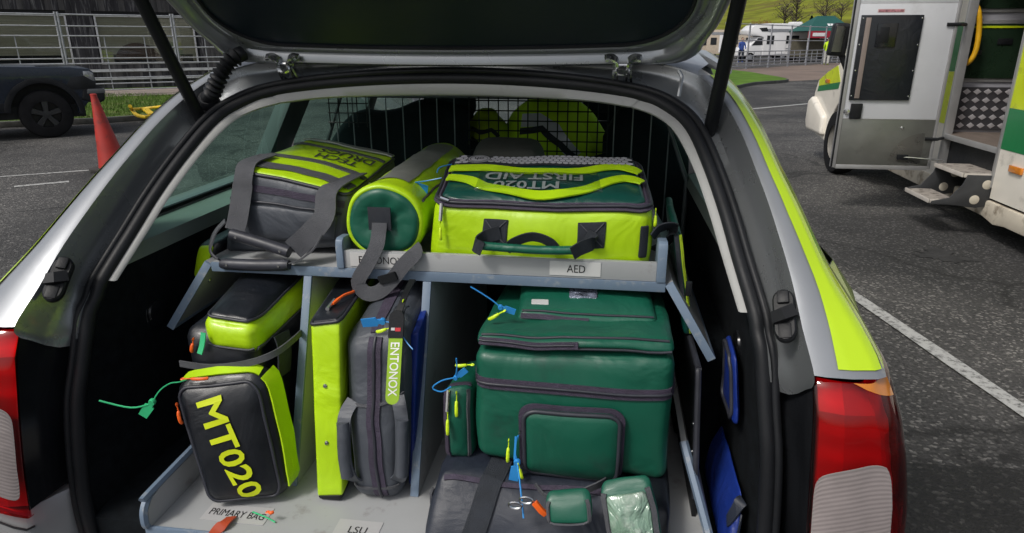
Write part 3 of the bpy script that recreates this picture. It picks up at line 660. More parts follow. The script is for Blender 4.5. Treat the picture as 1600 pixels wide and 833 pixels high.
def by_angle(lp, c, n=200):      # star-shaped resampling about c
    P = [(x-c[0], y-c[1]) for x, y in lp]; out = []
    for i in range(n):
        a = -math.pi/2+2*math.pi*i/n; dx, dy = math.cos(a), math.sin(a); best = 0
        for (x0, y0), (x1, y1) in zip(P, P[1:]+P[:1]):
            ex, ey = x1-x0, y1-y0; den = dx*ey-dy*ex
            if abs(den) < 1e-12: continue
            t = (x0*ey-y0*ex)/den; u_ = (x0*dy-y0*dx)/den
            if t > 0 and -1e-6 <= u_ <= 1+1e-6: best = max(best, t)
        out.append((c[0]+dx*best, c[1]+dy*best))
    return out
NA = 240; ctr = (0, .34); LO = by_angle(outer, ctr, NA); LG = by_angle(glass_loop, ctr, NA)
rows = []
for f, off in ((0, -.035), (0, -.004), (.05, .012), (.16, .022), (.34, .026), (.5, .018), (.58, .008), (.72, .009), (.9, .014), (1, .010)):
    rows.append([TG(a[0]+(b[0]-a[0])*f, a[1]+(b[1]-a[1])*f, off) for a, b in zip(LO, LG)])
vs = [p for r_ in rows for p in r_]; fs = [(i*NA+j, i*NA+(j+1) % NA, (i+1)*NA+(j+1) % NA, (i+1)*NA+j) for i in range(len(rows)-1) for j in range(NA)]
tg = mk('tailgate', vs, fs, silver_in, car, 60)
mk('tailgate_skin', rows[0]+[TG(0, .34, -.06)], [(j, (j+1) % NA, NA) for j in range(NA)], silver, tg)
privacy = mat('privacy_glass', (.006, .012, .018), .42, 0, .2, 2, spec=.35)
mk('rear_window', [p-nv*.002 for p in rows[-1]]+[TG(0, .34, .004)], [(j, (j+1) % NA, NA) for j in range(NA)], privacy, tg, label='dark tinted rear window in the open tailgate')
MB().tube([p for p in rows[-1]], .004, 6, True).build('window_gasket', rubber, tg)
lt = [(x, s_) for x, s_ in ((-.56, .66), (.56, .66), (.6, .8), (.58, .98), (.5, 1.03), (-.5, 1.03), (-.58, .98), (-.6, .8))]
MB().prism([TG(x, s_, .008) for x, s_ in lt], nv*.02).build('tailgate_liner', plastic, tg, .006)
# hinges: bent bright metal straps
for s in (-1, 1):
    hx = s*.372; P0 = lambda dx, y, z: V((hx+dx, y, z))
    k = MB()
    for q in (-1, 1):
        k.strip(spline([P0(q*.037, .520, 1.428), P0(q*.024, .520, 1.430), P0(q*.013, .522, 1.424), P0(q*.010, .530, 1.412), P0(q*.010, .560, 1.385)], 4), [V((0, .75, .66))]*17, .018, .005)
        k.strip(spline([P0(q*.010, .530, 1.412), P0(q*.009, .524, 1.403), P0(q*.004, .522, 1.400), P0(0, .522, 1.400)], 3), [V((0, .75, .66))]*10, .014, .005)
        k.strip(spline([P0(q*.017, .532, 1.41), P0(q*.019, .55, 1.39), P0(q*.021, .575, 1.37)], 4), [V((0, .9, .4))]*9, .014, .005)
    k.tube([P0(-.02, .534, 1.414), P0(.02, .534, 1.414)], .004, 8)
    hg = k.build('hinge', chrome, car)
    for q in (-1, 1): MB().lathe([(0, .006), (.006, .006), (.007, 0), (.007, -.002)], P0(q*.031, .517, 1.4285), (0, -.72, -.69), 6).build('bolt', chrome, hg)
# wiring gaiter on the left
gp = spline([(-.462, .52, 1.437), (-.478, .500, 1.425), (-.497, .490, 1.402), (-.515, .487, 1.375), (-.530, .488, 1.352), (-.545, .492, 1.338)], 8)
gr = [.017+.0045*math.cos(i*2.05)*(4 < i < 34) for i in range(len(gp))]
ga = MB().tube(gp, gr, 14).build('wiring_gaiter', rubber, car, ang=70)
MB().lathe([(0, .016), (.018, .015), (.024, .008), (.026, 0)], (-.548, .497, 1.333), (.35, -.65, .65), 18).build('gaiter_cap', rubber, ga)
MB().tube(spline([(.485, .51, 1.405), (.492, .505, 1.392), (.489, .495, 1.372), (.487, .490, 1.355)], 4), .004, 6).build('seam_bead', silver_in, car)
# roof edge bead above the channel
MB().tube(spline([p+V((0, -.004, .001)) for p in full(Oh[8:])], 4), .005, 8).build('roof_edge', silver, car)
# ---- seats and guard
seat_m = mat('dark_seat_cloth', (.008, .014, .016), .85, 0, .2, 20, bump=.5, bscale=500, spec=.2)
def seat(name, x0, x1, tops, y=1.30):
    k = []; n = len(tops)
    rr = []
    for i, zt in enumerate(tops):
        x = x0+(x1-x0)*i/(n-1); rr.append([V((x, y+.02, .5)), V((x, y, .8)), V((x, y+.01, zt-.04)), V((x, y+.03, zt-.008)), V((x, y+.06, zt)), V((x, y+.1, zt-.02)), V((x, y+.14, .6))])
    return grid(name, [[spline([r_[j] for r_ in rr], 3)[i] for j in range(7)] for i in range((n-1)*3+1)], seat_m, car, 60)
seat('seat_back', -.62, -.115, [1.13, 1.21, 1.238, 1.235, 1.245, 1.27, 1.275, 1.262, 1.25])
seat('seat_back', -.115, .335, [1.15, 1.10, 1.08, 1.075, 1.08, 1.1])
seat('seat_back', .335, .62, [1.16, 1.25, 1.262, 1.25, 1.22, 1.17, 1.1])
bar_m = mat('guard_bar', (.16, .18, .19), .4, .6, .2, 10)
gd = MB().tube([(-.60, 1.17, .62), (-.60, 1.17, 1.05), (-.50, 1.17, 1.30), (.50, 1.17, 1.30), (.60, 1.17, 1.05), (.60, 1.17, .62)], .008, 8).build('cargo_guard', bar_m, car, label='black wire guard behind the rear seats')
for i in range(22):
    x = -.575+i*.0555
    if -.085 < x < .345 or abs(x) > .585: continue
    zt = 1.295 if abs(x) < .5 else 1.295-(abs(x)-.5)*2.4
    MB().tube([(x, 1.165, .62), (x, 1.165, zt)], .0022, 6).build('guard_bar', bar_m, gd)
mesh_m = mat('black_mesh_wire', (.008, .012, .012), .45, .3, .2, 10)
for i in range(15): x = -.082+i*.0308; MB().tube([(x, 1.16, 1.04), (x, 1.16, 1.298)], .0022, 5).build('mesh_wire', mesh_m, gd)
for i in range(9): z = 1.045+i*.0305; MB().tube([(-.085, 1.157, z), (.352, 1.157, z)], .0022, 5).build('mesh_wire', mesh_m, gd)
for i in range(5): x = -.54+i*.031; MB().tube([(x, 1.16, 1.20), (x, 1.16, 1.298)], .0018, 5).build('mesh_wire', mesh_m, gd)
for i in range(3): z = 1.215+i*.03; MB().tube([(-.545, 1.157, z), (-.41, 1.157, z)], .0018, 5).build('mesh_wire', mesh_m, gd)
# front seats
for x in (-.36, .36):
    b_ = Bag([(x-.23, 1.95, .5), (x+.23, 1.95, .5), (x-.2, 2.05, 1.12), (x+.2, 2.05, 1.12), (x-.23, 2.1, .5), (x+.23, 2.1, .5), (x-.2, 2.15, 1.12), (x+.2, 2.15, 1.12)], .05, (.01, .01, .02), .002)
    fs_ = b_.body('front_seat', seat_m, car, 8)
    b_ = Bag([(x-.12, 2.06, 1.14), (x+.12, 2.06, 1.14), (x-.1, 2.07, 1.30), (x+.1, 2.07, 1.30), (x-.12, 2.14, 1.14), (x+.12, 2.14, 1.14), (x-.1, 2.13, 1.30), (x+.1, 2.13, 1.30)], .04, (.01, .01, .01), 0)
    b_.body('headrest', seat_m, fs_, 8)
# ================================================================== STORAGE RACK
rack = thing('storage_rack', 'grey laminate storage rack with blue-grey edges filling the boot', 'rack', (0, .45, .585), world=True)
XL, XR = -.474, .471
o = MB().box((XL, .309, .9995), (XR, .98, 1.0165)).build('shelf', board, rack)
MB().box((XL, .303, .998), (XR, .309, 1.018)).build('edge_strip', edging, o, .0015)
MB().box((XL-.005, -.010, .586), (.56, .98, .600)).build('floor_board', board, rack)
MB().box((XL-.005, -.016, .584), (.56, -.0101, .602)).build('edge_strip', edging, rack, .0015)
MB().box((-.178, .306, 1.0185), (.452, .318, 1.056)).build('front_lip', board, rack, .001)
for x0, x1, zt in ((-.193, -.178, 1.082), (.452, .470, 1.099)):
    k = MB(); yz = [(.300, 1.0185), (.300, zt-.014), (.304, zt-.004), (.312, zt), (.345, zt-.002), (.36, zt-.02), (.365, 1.0185)]
    k.prism([(x0, y, z) for y, z in yz], (x1-x0, 0, 0)).build('lip_post', edging, rack, .002)
MB().box((-.30, .70, 1.018), (-.20, .75, 1.045)).build('shelf_block', board, rack)
k = MB().box((-.194, .318, 1.0185), (-.186, .62, 1.07)).build('shelf_partition', board, rack)
# dividers: front edges slope forward towards the floor
for x in (-.259, -.004):
    yz = [(.309, .9985), (.146, .6005), (.95, .6005), (.95, .9985)]
    d_ = MB().prism([(x-.008, y, z) for y, z in yz], (.016, 0, 0)).build('divider', board, rack)
    MB().hexa([(x-.0085, .138, .6006), (x+.0085, .138, .6006), (x+.0085, .1455, .6006), (x-.0085, .1455, .6006), (x-.0085, .301, .9975), (x+.0085, .301, .9975), (x+.0085, .3085, .9975), (x-.0085, .3085, .9975)]).build('edge_strip', edging, d_, .0012)
# sloped wings at both ends of the shelf
for s, xe in ((-1, XL), (1, XR)):
    a0, a1 = V((xe, .309, 1.012)), V((s*.552, .272, .885)); t_ = V((s*.013, 0, .008))
    b0, b1 = V((xe, .95, 1.012)), V((s*.552, .95, .885))
    w_ = MB().hexa([a1, a0, b0, b1, a1+t_, a0+t_, b0+t_, b1+t_]).build('wing', board, rack)
    f_ = V((0, -.006, -.001)); dn = (a1-a0).normalized()
    k = MB(); k.hexa([a1+dn*.012+f_-t_*.05, a0+f_-t_*.05, a0-t_*.05, a1+dn*.012-t_*.05, a1+dn*.012+f_+t_*1.05, a0+f_+t_*1.05, a0+t_*1.05, a1+dn*.012+t_*1.05])
    k.build('edge_strip', edging, w_, .001)
    MB().hexa([a1+dn*.012-t_*.05, a1-t_*.05+dn*.0005, b1-t_*.05+dn*.0005, b1+dn*.012-t_*.05, a1+dn*.012+t_*1.05, a1+t_*1.05+dn*.0005, b1+t_*1.05+dn*.0005, b1+dn*.012+t_*1.05]).build('edge_strip', edging, w_, .001)
    q = a0.lerp(a1, .35)+V((0, .035, 0)); MB().lathe([(0, .003), (.003, .003), (.005, .001), (.005, 0)], q-t_*.02, -t_, 10).build('screw', chrome, w_)
# low upstand on the left, leaning side panel on the right
yz = [(-.012, .6005), (-.016, .615), (-.013, .637), (.002, .652), (.03, .658), (.5, .672), (.5, .6005)]
u_ = MB().prism([(XL-.006, y, z) for y, z in yz], (.013, 0, 0)).build('upstand', board, rack)
MB().tube(spline([(XL, -.014, .603), (XL, -.018, .615), (XL, -.015, .638), (XL, .001, .6545), (XL, .03, .661), (XL, .5, .675)], 5), .0078, 6, flat=(1, 0, 0)).build('edge_strip', edging, u_)
a = [V((.512, .2, .733)), V((.558, .095, .603)), V((.56, .6, .603)), V((.515, .6, .733))]
u_ = MB().prism(a, (.010, 0, .004)).build('side_panel', board, rack)
MB().tube([V((.516, .197, .736)), V((.562, .091, .604))], .0085, 6).build('edge_strip', edging, u_)
# printed labels
lb = MB().box((.245, .3045, 1.0235), (.345, .3055, 1.0525)).build('name_label', label_w, rack)
text_plane('lettering', 'AED', (.279, .3038, 1.0305), (.036, 0, .0), (0, 0, .0155), ink, lb)
lb = MB().box((-.165, .3045, 1.0235), (-.03, .3055, 1.0525)).build('name_label', label_w, rack)
text_plane('lettering', 'ENTONOX', (-.146, .3038, 1.0305), (.094, 0, 0), (0, 0, .0155), ink, lb)
lb = MB().box((-.39, .018, .6005), (-.262, .066, .6012)).build('name_label', mat('floor_label', (.42, .42, .42), .4, 0, .04, 9), rack)
text_plane('lettering', 'PRIMARY BAG', (-.381, .034, .6018), (.112, -.004, 0), (0, .018, 0), ink, lb)
lb = MB().box((-.125, .008, .6005), (-.04, .056, .6012)).build('name_label', MATS['floor_label'], rack)
text_plane('lettering', 'LSU', (-.098, .020, .6018), (.034, 0, 0), (0, .018, 0), ink, lb)
zaxis = V((0, 0, 1))
def strap(name, pts, side, wd, m, parent, k=6, th=.0028):
    if side == 'plane':
        q = spline(pts, k); side = [(q[min(i+1, len(q)-1)]-q[max(i-1, 0)]).cross(V((.12, -1, .3))) for i in range(len(q))]
        return MB().strip(q, side, wd, th).build(name, m, parent, ang=60)
    return MB().strip(spline(pts, k), V(side) if not isinstance(side, list) else side, wd, th).build(name, m, parent, ang=60)
# ================================================================== BLACK AND LIME PRIMARY BAG
t = thing('kit_bag', 'black and lime kit bag printed MT020 standing in the left compartment', 'bag', (-.37, .28, .601), group='kit bags in the car boot', world=True)
B = Bag([(-.405, .112, .603), (-.278, .135, .603), (-.462, .150, .935), (-.318, .170, .925), (-.44, .5, .603), (-.28, .5, .603), (-.468, .5, .95), (-.30, .5, .94)], .03, (.006, .008, .012), .003, seed=1)
B.body('bag_body', black_pvc, t)
L = Bag([atY(322, 545, .150), atY(402, 557, .150), atY(314, 497, .152), atY(396, 512, .150), (-.468, .5, .91), (-.305, .5, .90), (-.468, .5, .982), (-.305, .5, .975)], .020, (.004, .010, .006), .0015, seed=2)
lid = L.body('lid', lime_pvc, t)
L.pad('lid_panel', 'T', .03, .93, .04, .95, .006, black_pvc, lid, .16, .004)
L.cord('piping', 'T', rrect(.02, .95, .03, .96, .16), .0032, piping, lid, .004, True)
L.tape('lid_hem', 'F', lin((.03, .12), (.97, .10)), .010, grey_web, lid); L.tape('lid_hem', 'R', lin((.02, .12), (.98, .10)), .010, grey_web, lid)
pp_ = [atY(281, 568, .135), atY(330, 574, .125), atY(385, 568, .125), atY(430, 552, .14), atY(462, 528, .2), (-.288, .32, .868)]
strap('grip_strap', pp_, (0, 0, 1), .013, grey_web, t)
strap('side_flap', [(-.286, .215, .905), (-.281, .212, .885), (-.280, .205, .85), (-.283, .20, .82)], (0, 1, 0), .055, dark_web, t)
Pk = Bag([atZ(318, 798, .607), atZ(448, 784, .610), atY(263, 602, .085), atY(404, 588, .102)]+[p+V((.006, .062, .012)) for p in (atZ(318, 798, .607), atZ(448, 784, .610), atY(263, 602, .085), atY(404, 588, .102))], .032, (.004, .004, .016), .0025, seed=3)
pk = Pk.body('front_pocket', black_pvc, t)
Pk.tape('gusset', 'R', lin((.52, .06), (.52, .97), 16), .042, lime_pvc, pk, .0025); Pk.tape('gusset', 'T', lin((.05, .40), (.97, .40), 12), .020, lime_pvc, pk, .0025)
Pk.cord('piping', 'F', rrect(.03, .97, .02, .98, .17), .0035, piping, pk, .001, True)
Pk.cord('zip', 'F', rrect(.01, .99, .0, 1.0, .17), .003, zip_tape, pk, -.006, True)
Pk.text('lettering', 'MT020', 'F', (.29, .865), (.20, -.80), (.29, .045), yellow_txt, pk, .0035, .022)
seal_tag(t, atY(238, 628, .06), green_seal, [atY(250, 610, .07), atY(266, 599, .085), atY(280, 597, .092), atY(296, 592, .105)], (atY(215, 662, .06)-atY(238, 628, .06)), .034)
MB().tube(spline([atY(238, 630, .06), atY(205, 637, .055), atY(155, 626, .05)], 5), .0016, 5).build('seal_tail', green_seal, t)
zip_pull(t, atY(276, 632, .066), orange_tag, (.1, 0, -1), .04); zip_pull(t, atY(302, 530, .14), orange_tag, (-.25, 0, -1), .028); zip_pull(t, atY(285, 592, .085), orange_tag, (1, .1, .05), .05)
strap('seal_ribbon', [atY(318, 520, .14), atY(316, 538, .135), atY(312, 553, .13)], (1, 0, 0), .010, green_seal, t)
zip_pull(t, atY(418, 800, .03), orange_tag, (1, 0, .15), .012); 
MB().tube(spline([atZ(395, 800, .606), atZ(415, 808, .608), atZ(430, 816, .603)], 4), .0015, 5).build('seal_tail', green_seal, t)
rt_ = thing('luggage_tag', 'small orange-red strip tag lying on the rack floor by the primary bag', 'tag', atZ(345, 825, .603), world=True)
strap('tag_strip', [atZ(362, 808, .604), atZ(350, 818, .610), atZ(336, 832, .604), atZ(325, 850, .604)], (.7, .4, 0), .020, mat('rust_tag', (.42, .06, .02), .45, 0, .15, 15), rt_)
# ================================================================== LIME SLIM CASE
t = thing('slim_case', 'tall slim lime case with black ends next to the grey bag', 'case', (-.18, .28, .601), world=True)
C_ = Bag([(-.190, .100, .609), (-.136, .100, .616), atY(485, 508, .150), atY(531, 503, .150), (-.232, .45, .609), (-.172, .45, .612), (-.240, .47, .955), (-.172, .47, .96)], .006, (.001, .001, .002), .0004, seed=4)
cb_ = C_.body('case_shell', lime_pvc, t, 12)
C_.pad('top_panel', 'T', .04, .96, .01, .99, .006, black_pvc, cb_, .10, -.002); C_.cord('piping', 'T', rrect(.0, 1.0, .0, 1.0, .10), .0038, piping, cb_, .003, True)
for v_ in (.655, .325): MB().lathe([(0, .003), (.0028, .003), (.0045, .0012), (.0048, 0)], C_.S('F', .45, v_), C_.N('F', .45, v_), 12).build('stud', chrome, cb_)
b2 = Bag([(-.187, .104, .601), (-.142, .104, .601), (-.189, .098, .613), (-.137, .098, .620), (-.23, .45, .601), (-.175, .45, .601), (-.232, .45, .612), (-.172, .45, .615)], .006, (0, 0, 0), .0006); b2.body('foot', rubber, t, 8)
q = C_.S('T', .5, .22, .012); MB().tube(spline([q, q+V((.01, .03, .006)), q+V((.02, .06, .004)), q+V((.022, .10, .004))], 4), [.003, .004, .004, .003]+[.003]*9, 6).build('zip_pull', orange_tag, t)
MB().tube([q+V((-.004, -.02, -.004)), q+V((-.006, .02, .0))], .004, 8).build('zip_slider', chrome, t)
# ================================================================== GREY ENTONOX BAG
t = thing('kit_bag', 'upright slate-grey bag with a lime ENTONOX tag and central zip', 'bag', (-.07, .3, .601), group='kit bags in the car boot', world=True)
G = Bag([(-.124, .105, .603), (-.020, .112, .603), atY(533, 528, .158), atY(640, 512, .165), (-.135, .48, .603), (-.03, .48, .603), (-.150, .5, .975), (-.03, .5, .985)], .034, (.004, .006, .014), .0028, seed=5)
gb = G.body('bag_body', grey_pvc, t, 22)
zt_ = [(.52, .98), (.50, .9), (.485, .7), (.50, .5), (.53, .3), (.58, .1), (.60, .03)]
G.tape('zip_tape', 'F', poly(zt_, 4), .026, zip_tape, gb, .001, .004); G.cord('zip_coil', 'F', poly(zt_, 4), .0035, piping, gb, .003); G.tape('zip_tape', 'T', lin((.52, .02), (.5, .95)), .024, zip_tape, gb, .001)
G.tape('seam', 'F', lin((.02, .62), (.40, .605)), .006, grey_web, gb); G.tape('seam', 'F', lin((.58, .605), (.98, .63)), .006, grey_web, gb); G.tape('seam', 'F', lin((.03, .10), (.97, .10)), .005, grey_web, gb)
for u0, u1, nm in ((.03, .25, 'grip'), (.74, .95, 'grip')):
    h_ = MB().strip(spline([G.S('F', (u0+u1)/2, .63, .003), G.S('F', (u0+u1)/2, .57, .016), G.S('F', (u0+u1)/2+.01, .50, .022), G.S('F', (u0+u1)/2+.02, .3, .024), G.S('F', (u0+u1)/2+.03, .19, .018), G.S('F', (u0+u1)/2+.03, .14, .003)], 5), V((1, 0, 0)), .026, .004).build('carry_handle', grey_pvc, gb, ang=60)
    Q = [G.S('F', (u0+u1)/2+dx, v_, .024) for v_, dx in ((.52, .01), (.42, .012), (.3, .02), (.2, .028))]
    MB().tube(spline(Q, 3), .0125, 10).build(nm, grey_pvc, h_, ang=60)
tg_ = thing('name_tag', 'lime rubber tag lettered ENTONOX hanging on the grey bag', 'tag', atY(615, 560, .128), world=True)
a0, a1 = atY(621, 488, .148), atY(613, 628, .098); ax = (a1-a0); sd_ = V((1, 0, .05)).normalized()
def tag_shape(fr0, fr1, wd, r0, r1, off):
    P = []; n_ = ax.normalized(); f_ = n_.cross(sd_).normalized(); f_ = f_ if f_.y < 0 else -f_
    p0 = a0+ax*fr0; p1 = a0+ax*fr1
    for i in range(9): an = math.pi+math.pi*i/8; P.append(p0+sd_*math.cos(an)*wd/2+n_*(math.sin(an)*wd/2 if r0 else 0)+f_*off)
    for i in range(9): an = math.pi*i/8; P.append(p1+sd_*math.cos(an)*wd/2+n_*(math.sin(an)*wd/2 if r1 else 0)+f_*off)
    return P, f_
P, f_ = tag_shape(.28, .95, .026, False, True, 0); MB().prism(P, f_*.002).build('tag_plate', mat('tag_lime', (.28, .46, .02), .5, 0, .08, 20), tg_)
P, f_ = tag_shape(.06, .285, .028, True, False, -.0005); MB().prism(P, f_*.004).build('tag_head', rubber, tg_)
o_ = a0+ax*.315+f_*.0024+sd_*(-.0085); text_plane('lettering', 'ENTONOX', a0+ax*.335+f_*.0026-sd_*.0085, ax*.60, sd_*.017, mat('white_print', (.8, .8, .78), .5), tg_, .012)
MB().prism([a0+ax*.17+f_*.0036-sd_*.001, a0+ax*.17+f_*.0036+sd_*.009, a0+ax*.21+f_*.0036+sd_*.009, a0+ax*.21+f_*.0036-sd_*.001], f_*.0006).build('print_mark', mat('red_print', (.5, .02, .03), .5), tg_); MB().prism([a0+ax*.17+f_*.0036-sd_*.009, a0+ax*.17+f_*.0036-sd_*.002, a0+ax*.20+f_*.0036-sd_*.002, a0+ax*.20+f_*.0036-sd_*.009], f_*.0006).build('print_mark', label_w, tg_)
strap('tag_strap', [a0+ax*.05, a0-ax*.12+V((.004, .03, 0)), a0-ax*.20+V((.004, .08, 0))], (1, 0, 0), .012, rubber, tg_)
seal_tag(t, atY(598, 502, .15), blue_seal, [atY(620, 508, .145), atY(632, 530, .14), atY(645, 546, .13)], atY(565, 505, .15)-atY(598, 502, .15), .034)
zip_pull(t, atY(612, 512, .14), lime_tag, (-.9, 0, -.3), .03)
strap('top_strap', [(-.03, .22, .975), (-.025, .18, .985), (-.03, .16, .95), (-.02, .18, .90)], (1, .1, 0), .022, dark_web, t)
zip_pull(t, atY(630, 470, .17), lime_tag, (-.4, 0, -1), .028)
t = thing('slim_pouch', 'thin royal blue pouch squeezed between grey bag and divider', 'pouch', (-.015, .35, .601), world=True)
Bag([(-.023, .17, .603), (-.014, .17, .603), atY(640, 525, .19), atY(655, 520, .19), (-.027, .42, .603), (-.014, .42, .603), (-.027, .42, .96), (-.014, .42, .96)], .004, (.001, .001, .004), .0015, seed=6).body('pouch_body', royal, t, 10)
# ================================================================== BIG GREEN BAG
t = thing('kit_bag', 'large green wipe-clean bag with a square front pocket, right compartment', 'bag', (.30, .32, .70), group='kit bags in the car boot', world=True)
G = Bag([atY(744, 715, .128), atY(1040, 755, .125), atY(741, 548, .128), atY(1059, 563, .135), (.128, .5, .70), (.475, .5, .70), (.135, .5, .925), (.478, .5, .93)], .022, (.006, .003, .012), .0032, 11, seed=7)
gb = G.body('bag_body', green_pvc, t, 26)
G.tape('zip_tape', 'F', lin((.0, .735), (1., .715), 24), .020, zip_tape, gb, .0015, .004); G.cord('zip_coil', 'F', lin((.0, .735), (1., .715), 30), .003, piping, gb, .004)
G.tape('zip_tape', 'L', lin((.0, .735), (1., .735), 12), .020, zip_tape, gb, .0015, .004); G.tape('zip_tape', 'R', lin((.0, .715), (1., .715), 12), .020, zip_tape, gb, .0015, .004)
po = G.pad('front_pocket', 'F', .265, .735, .02, .57, .020, green_pvc, gb, .14, .006)
G.cord('piping', 'F', rrect(.265, .735, .02, .57, .14), .0042, piping, po, .019, True); G.tape('pocket_zip', 'F', rrect(.252, .748, .006, .584, .14), .012, zip_tape, po, .008, .003, True)
D = Bag([atY(744, 540, .130), atY(1058, 556, .136), atY(750, 521, .142), atY(1052, 530, .148), (.135, .5, .925), (.478, .5, .93), (.14, .5, .948), (.475, .5, .952)], .012, (.004, .003, .006), .003, seed=8)
lid = D.body('lid', green_pvc, t, 20)
D.tape('lid_zip', 'F', lin((.01, .40), (.52, .42), 16), .013, zip_tape, lid, .0012, .003); D.cord('zip_coil', 'F', lin((.01, .42), (.5, .44), 16), .0022, piping, lid, .003)
D.cord('piping', 'F', lin((.01, .95), (.99, .95), 16), .0028, piping, lid, .001); D.cord('piping', 'F', lin((.01, .02), (.99, .02), 16), .0028, piping, lid, .002)
E_ = Bag([atY(806, 504, .222), atY(1028, 514, .232), atY(812, 484, .232), atY(1025, 494, .24), (.17, .46, .945), (.45, .46, .948), (.18, .46, .987), (.44, .46, .99)], .010, (.002, .004, .004), .002, seed=9)
to = E_.body('top_pouch', green_pvc, t, 16)
E_.tape('pouch_zip', 'F', lin((.02, .52), (.52, .50), 12), .010, zip_tape, to, .001, .003); E_.cord('piping', 'F', lin((.01, .94), (.99, .94), 12), .0025, piping, to); E_.tape('hem', 'F', lin((.02, .06), (.98, .06), 12), .007, grey_web, to, .002)
E_.pad('maker_label', 'T', .08, .21, .10, .20, .001, label_w, to, .1)
k = E_.pad('clear_window', 'T', .36, .58, .25, .62, .003, mat('window_card', (.16, .18, .24), .10, .2, .6, 60, coat=1, wrinkle=.8, wscale=40), to, .06)
Q = Bag([atY(694, 714, .125), atY(739, 716, .135), atY(688, 612, .120), atY(736, 606, .135), (.075, .32, .70), (.125, .32, .70), (.07, .32, .82), (.125, .32, .83)], .016, (.003, .004, .008), .003, seed=10)
sp2 = Q.body('side_pouch', green_pvc, t, 14)
Q.tape('zip_tape', 'F', lin((.13, .98), (.10, .03), 10), .012, zip_tape, sp2, .001); Q.tape('seam', 'F', lin((.9, .98), (.9, .03), 10), .007, grey_web, sp2, .001); Q.tape('zip_tape', 'T', lin((.2, .1), (.9, .1), 10), .012, zip_tape, sp2, .001)
zip_pull(sp2, Q.S('F', .25, .72, .006), lime_tag, (0, -.1, -1), .046); zip_pull(sp2, Q.S('F', .50, .93, .006), lime_tag, (0, -.1, -1), .046)
MB().tube([Q.S('F', .22, .98, .006), Q.S('F', .24, .72, .007)], .0035, 6).build('zip_slider', chrome, sp2)
seal_tag(t, atY(712, 590, .115), blue_seal, [atY(690, 595, .11), atY(676, 606, .11), atY(690, 612, .11), atY(705, 604, .11)], atY(716, 588, .115)-atY(700, 600, .115), .022)
MB().tube(spline([atY(712, 590, .115), atY(714, 575, .11), atY(713, 560, .105)], 4), .0014, 5).build('seal_tail', blue_seal, t)
zip_pull(t, atY(738, 570, .125), lime_tag, (-1, 0, -.1), .03)
seal_tag(t, atY(808, 722, .095), blue_seal, [atY(805, 700, .1), atY(810, 680, .105)], (-.18, 0, -1), .034)
MB().tube(spline([atY(808, 722, .095), atY(813, 760, .05), atY(818, 810, .0)], 4), .0016, 5).build('seal_tail', blue_seal, t)
MB().strip([atY(806, 682, .103), atY(804, 718, .095)], V((1, 0, 0)), .004, .002).build('seal_tail', blue_seal, t)
zip_pull(t, atY(795, 688, .1), lime_tag, (-.05, 0, -1), .045); zip_pull(t, atY(810, 725, .092), lime_tag, (.25, 0, -1), .03)
MB().lathe([(.003, -.002), (.005, 0), (.003, .002), (.001, 0), (.003, -.002)], atY(812, 676, .1), (1, 0, 0), 10).build('zip_slider', chrome, t)
seal_tag(t, atY(782, 480, .19), blue_seal, [atY(770, 470, .19), atY(752, 458, .19), atY(735, 448, .19)], (.8, 0, -.25), .024)
zip_pull(t, atY(788, 486, .185), lime_tag, (-.9, 0, -.55), .034)
strap('carry_strap', [atY(835, 758, .09), atY(855, 778, .075), atY(890, 776, .07), atY(930, 760, .08), atY(945, 752, .1)], (0, -.2, 1), .016, grey_web, t)
# ================================================================== UNDER THE GREEN BAG
t = thing('kit_bag', 'navy-black bag lying flat under the big green bag', 'bag', (.17, .25, .601), group='kit bags in the car boot', world=True)
G = Bag([(.045, -.004, .603), (.40, .03, .603), atY(688, 738, .080), (.40, .10, .685), (.06, .45, .603), (.46, .45, .603), (.07, .45, .69), (.46, .45, .69)], .024, (.004, .004, .01), .004, seed=11)
gb = G.body('bag_body', navy_pvc, t, 18); G.tape('zip_tape', 'F', lin((.02, .93), (.98, .93), 14), .010, zip_tape, gb, .002)
G.tape('webbing', 'F', lin((.30, 1), (.25, .02), 10), .040, dark_web, gb, .004); G.tape('webbing', 'T', lin((.30, .0), (.32, .9), 10), .040, dark_web, gb, .004)
MB().box((.047, .07, .64), (.0525, .09, .665)).build('side_clip', grey_web, gb, .002)
for i, (px, py) in enumerate(((805, 790), (822, 782))):
    q = atY(px, py, .0); MB().tube([q+V((.011*math.cos(a_), 0, .006*math.sin(a_))) for a_ in [2*math.pi*j/12 for j in range(12)]], .0022, 6, True).build('karabiner', chrome, gb)
q = atY(835, 785, .0); MB().strip([q, q+V((.012, -.002, -.014)), q+V((.02, 0, -.022))], V((1, 0, .6)), .010, .006).build('orange_clip', orange_tag, gb)
t = thing('utility_pouch', 'small plain green pouch hanging below the green bag', 'pouch', atZ(888, 822, .603), group='pouches under the green bag', world=True)
G = Bag([atY(856, 824, -.02), atY(924, 821, -.02), atY(852, 784, -.005), atY(920, 780, .0)]+[p+V((0, .024, .012)) for p in (atY(856, 824, -.02), atY(924, 821, -.02), atY(852, 784, -.005), atY(920, 780, .0))], .010, (.002, .002, .006), .002, seed=12)
gb = G.body('pouch_body', green_pvc, t, 12); G.tape('webbing', 'F', lin((.03, 0), (.03, 1), 8), .006, grey_web, gb); G.tape('webbing', 'F', lin((.97, 0), (.97, 1), 8), .006, grey_web, gb); G.tape('hem', 'F', lin((.05, .10), (.95, .10), 8), .004, grey_web, gb)
t = thing('utility_pouch', 'green pouch with a shiny clear plastic front below the green bag', 'pouch', atZ(985, 850, .603), group='pouches under the green bag', world=True)
c4 = [atY(960, 866, -.03), atY(1034, 860, -.03), atY(936, 772, .01), atY(1014, 760, .015)]
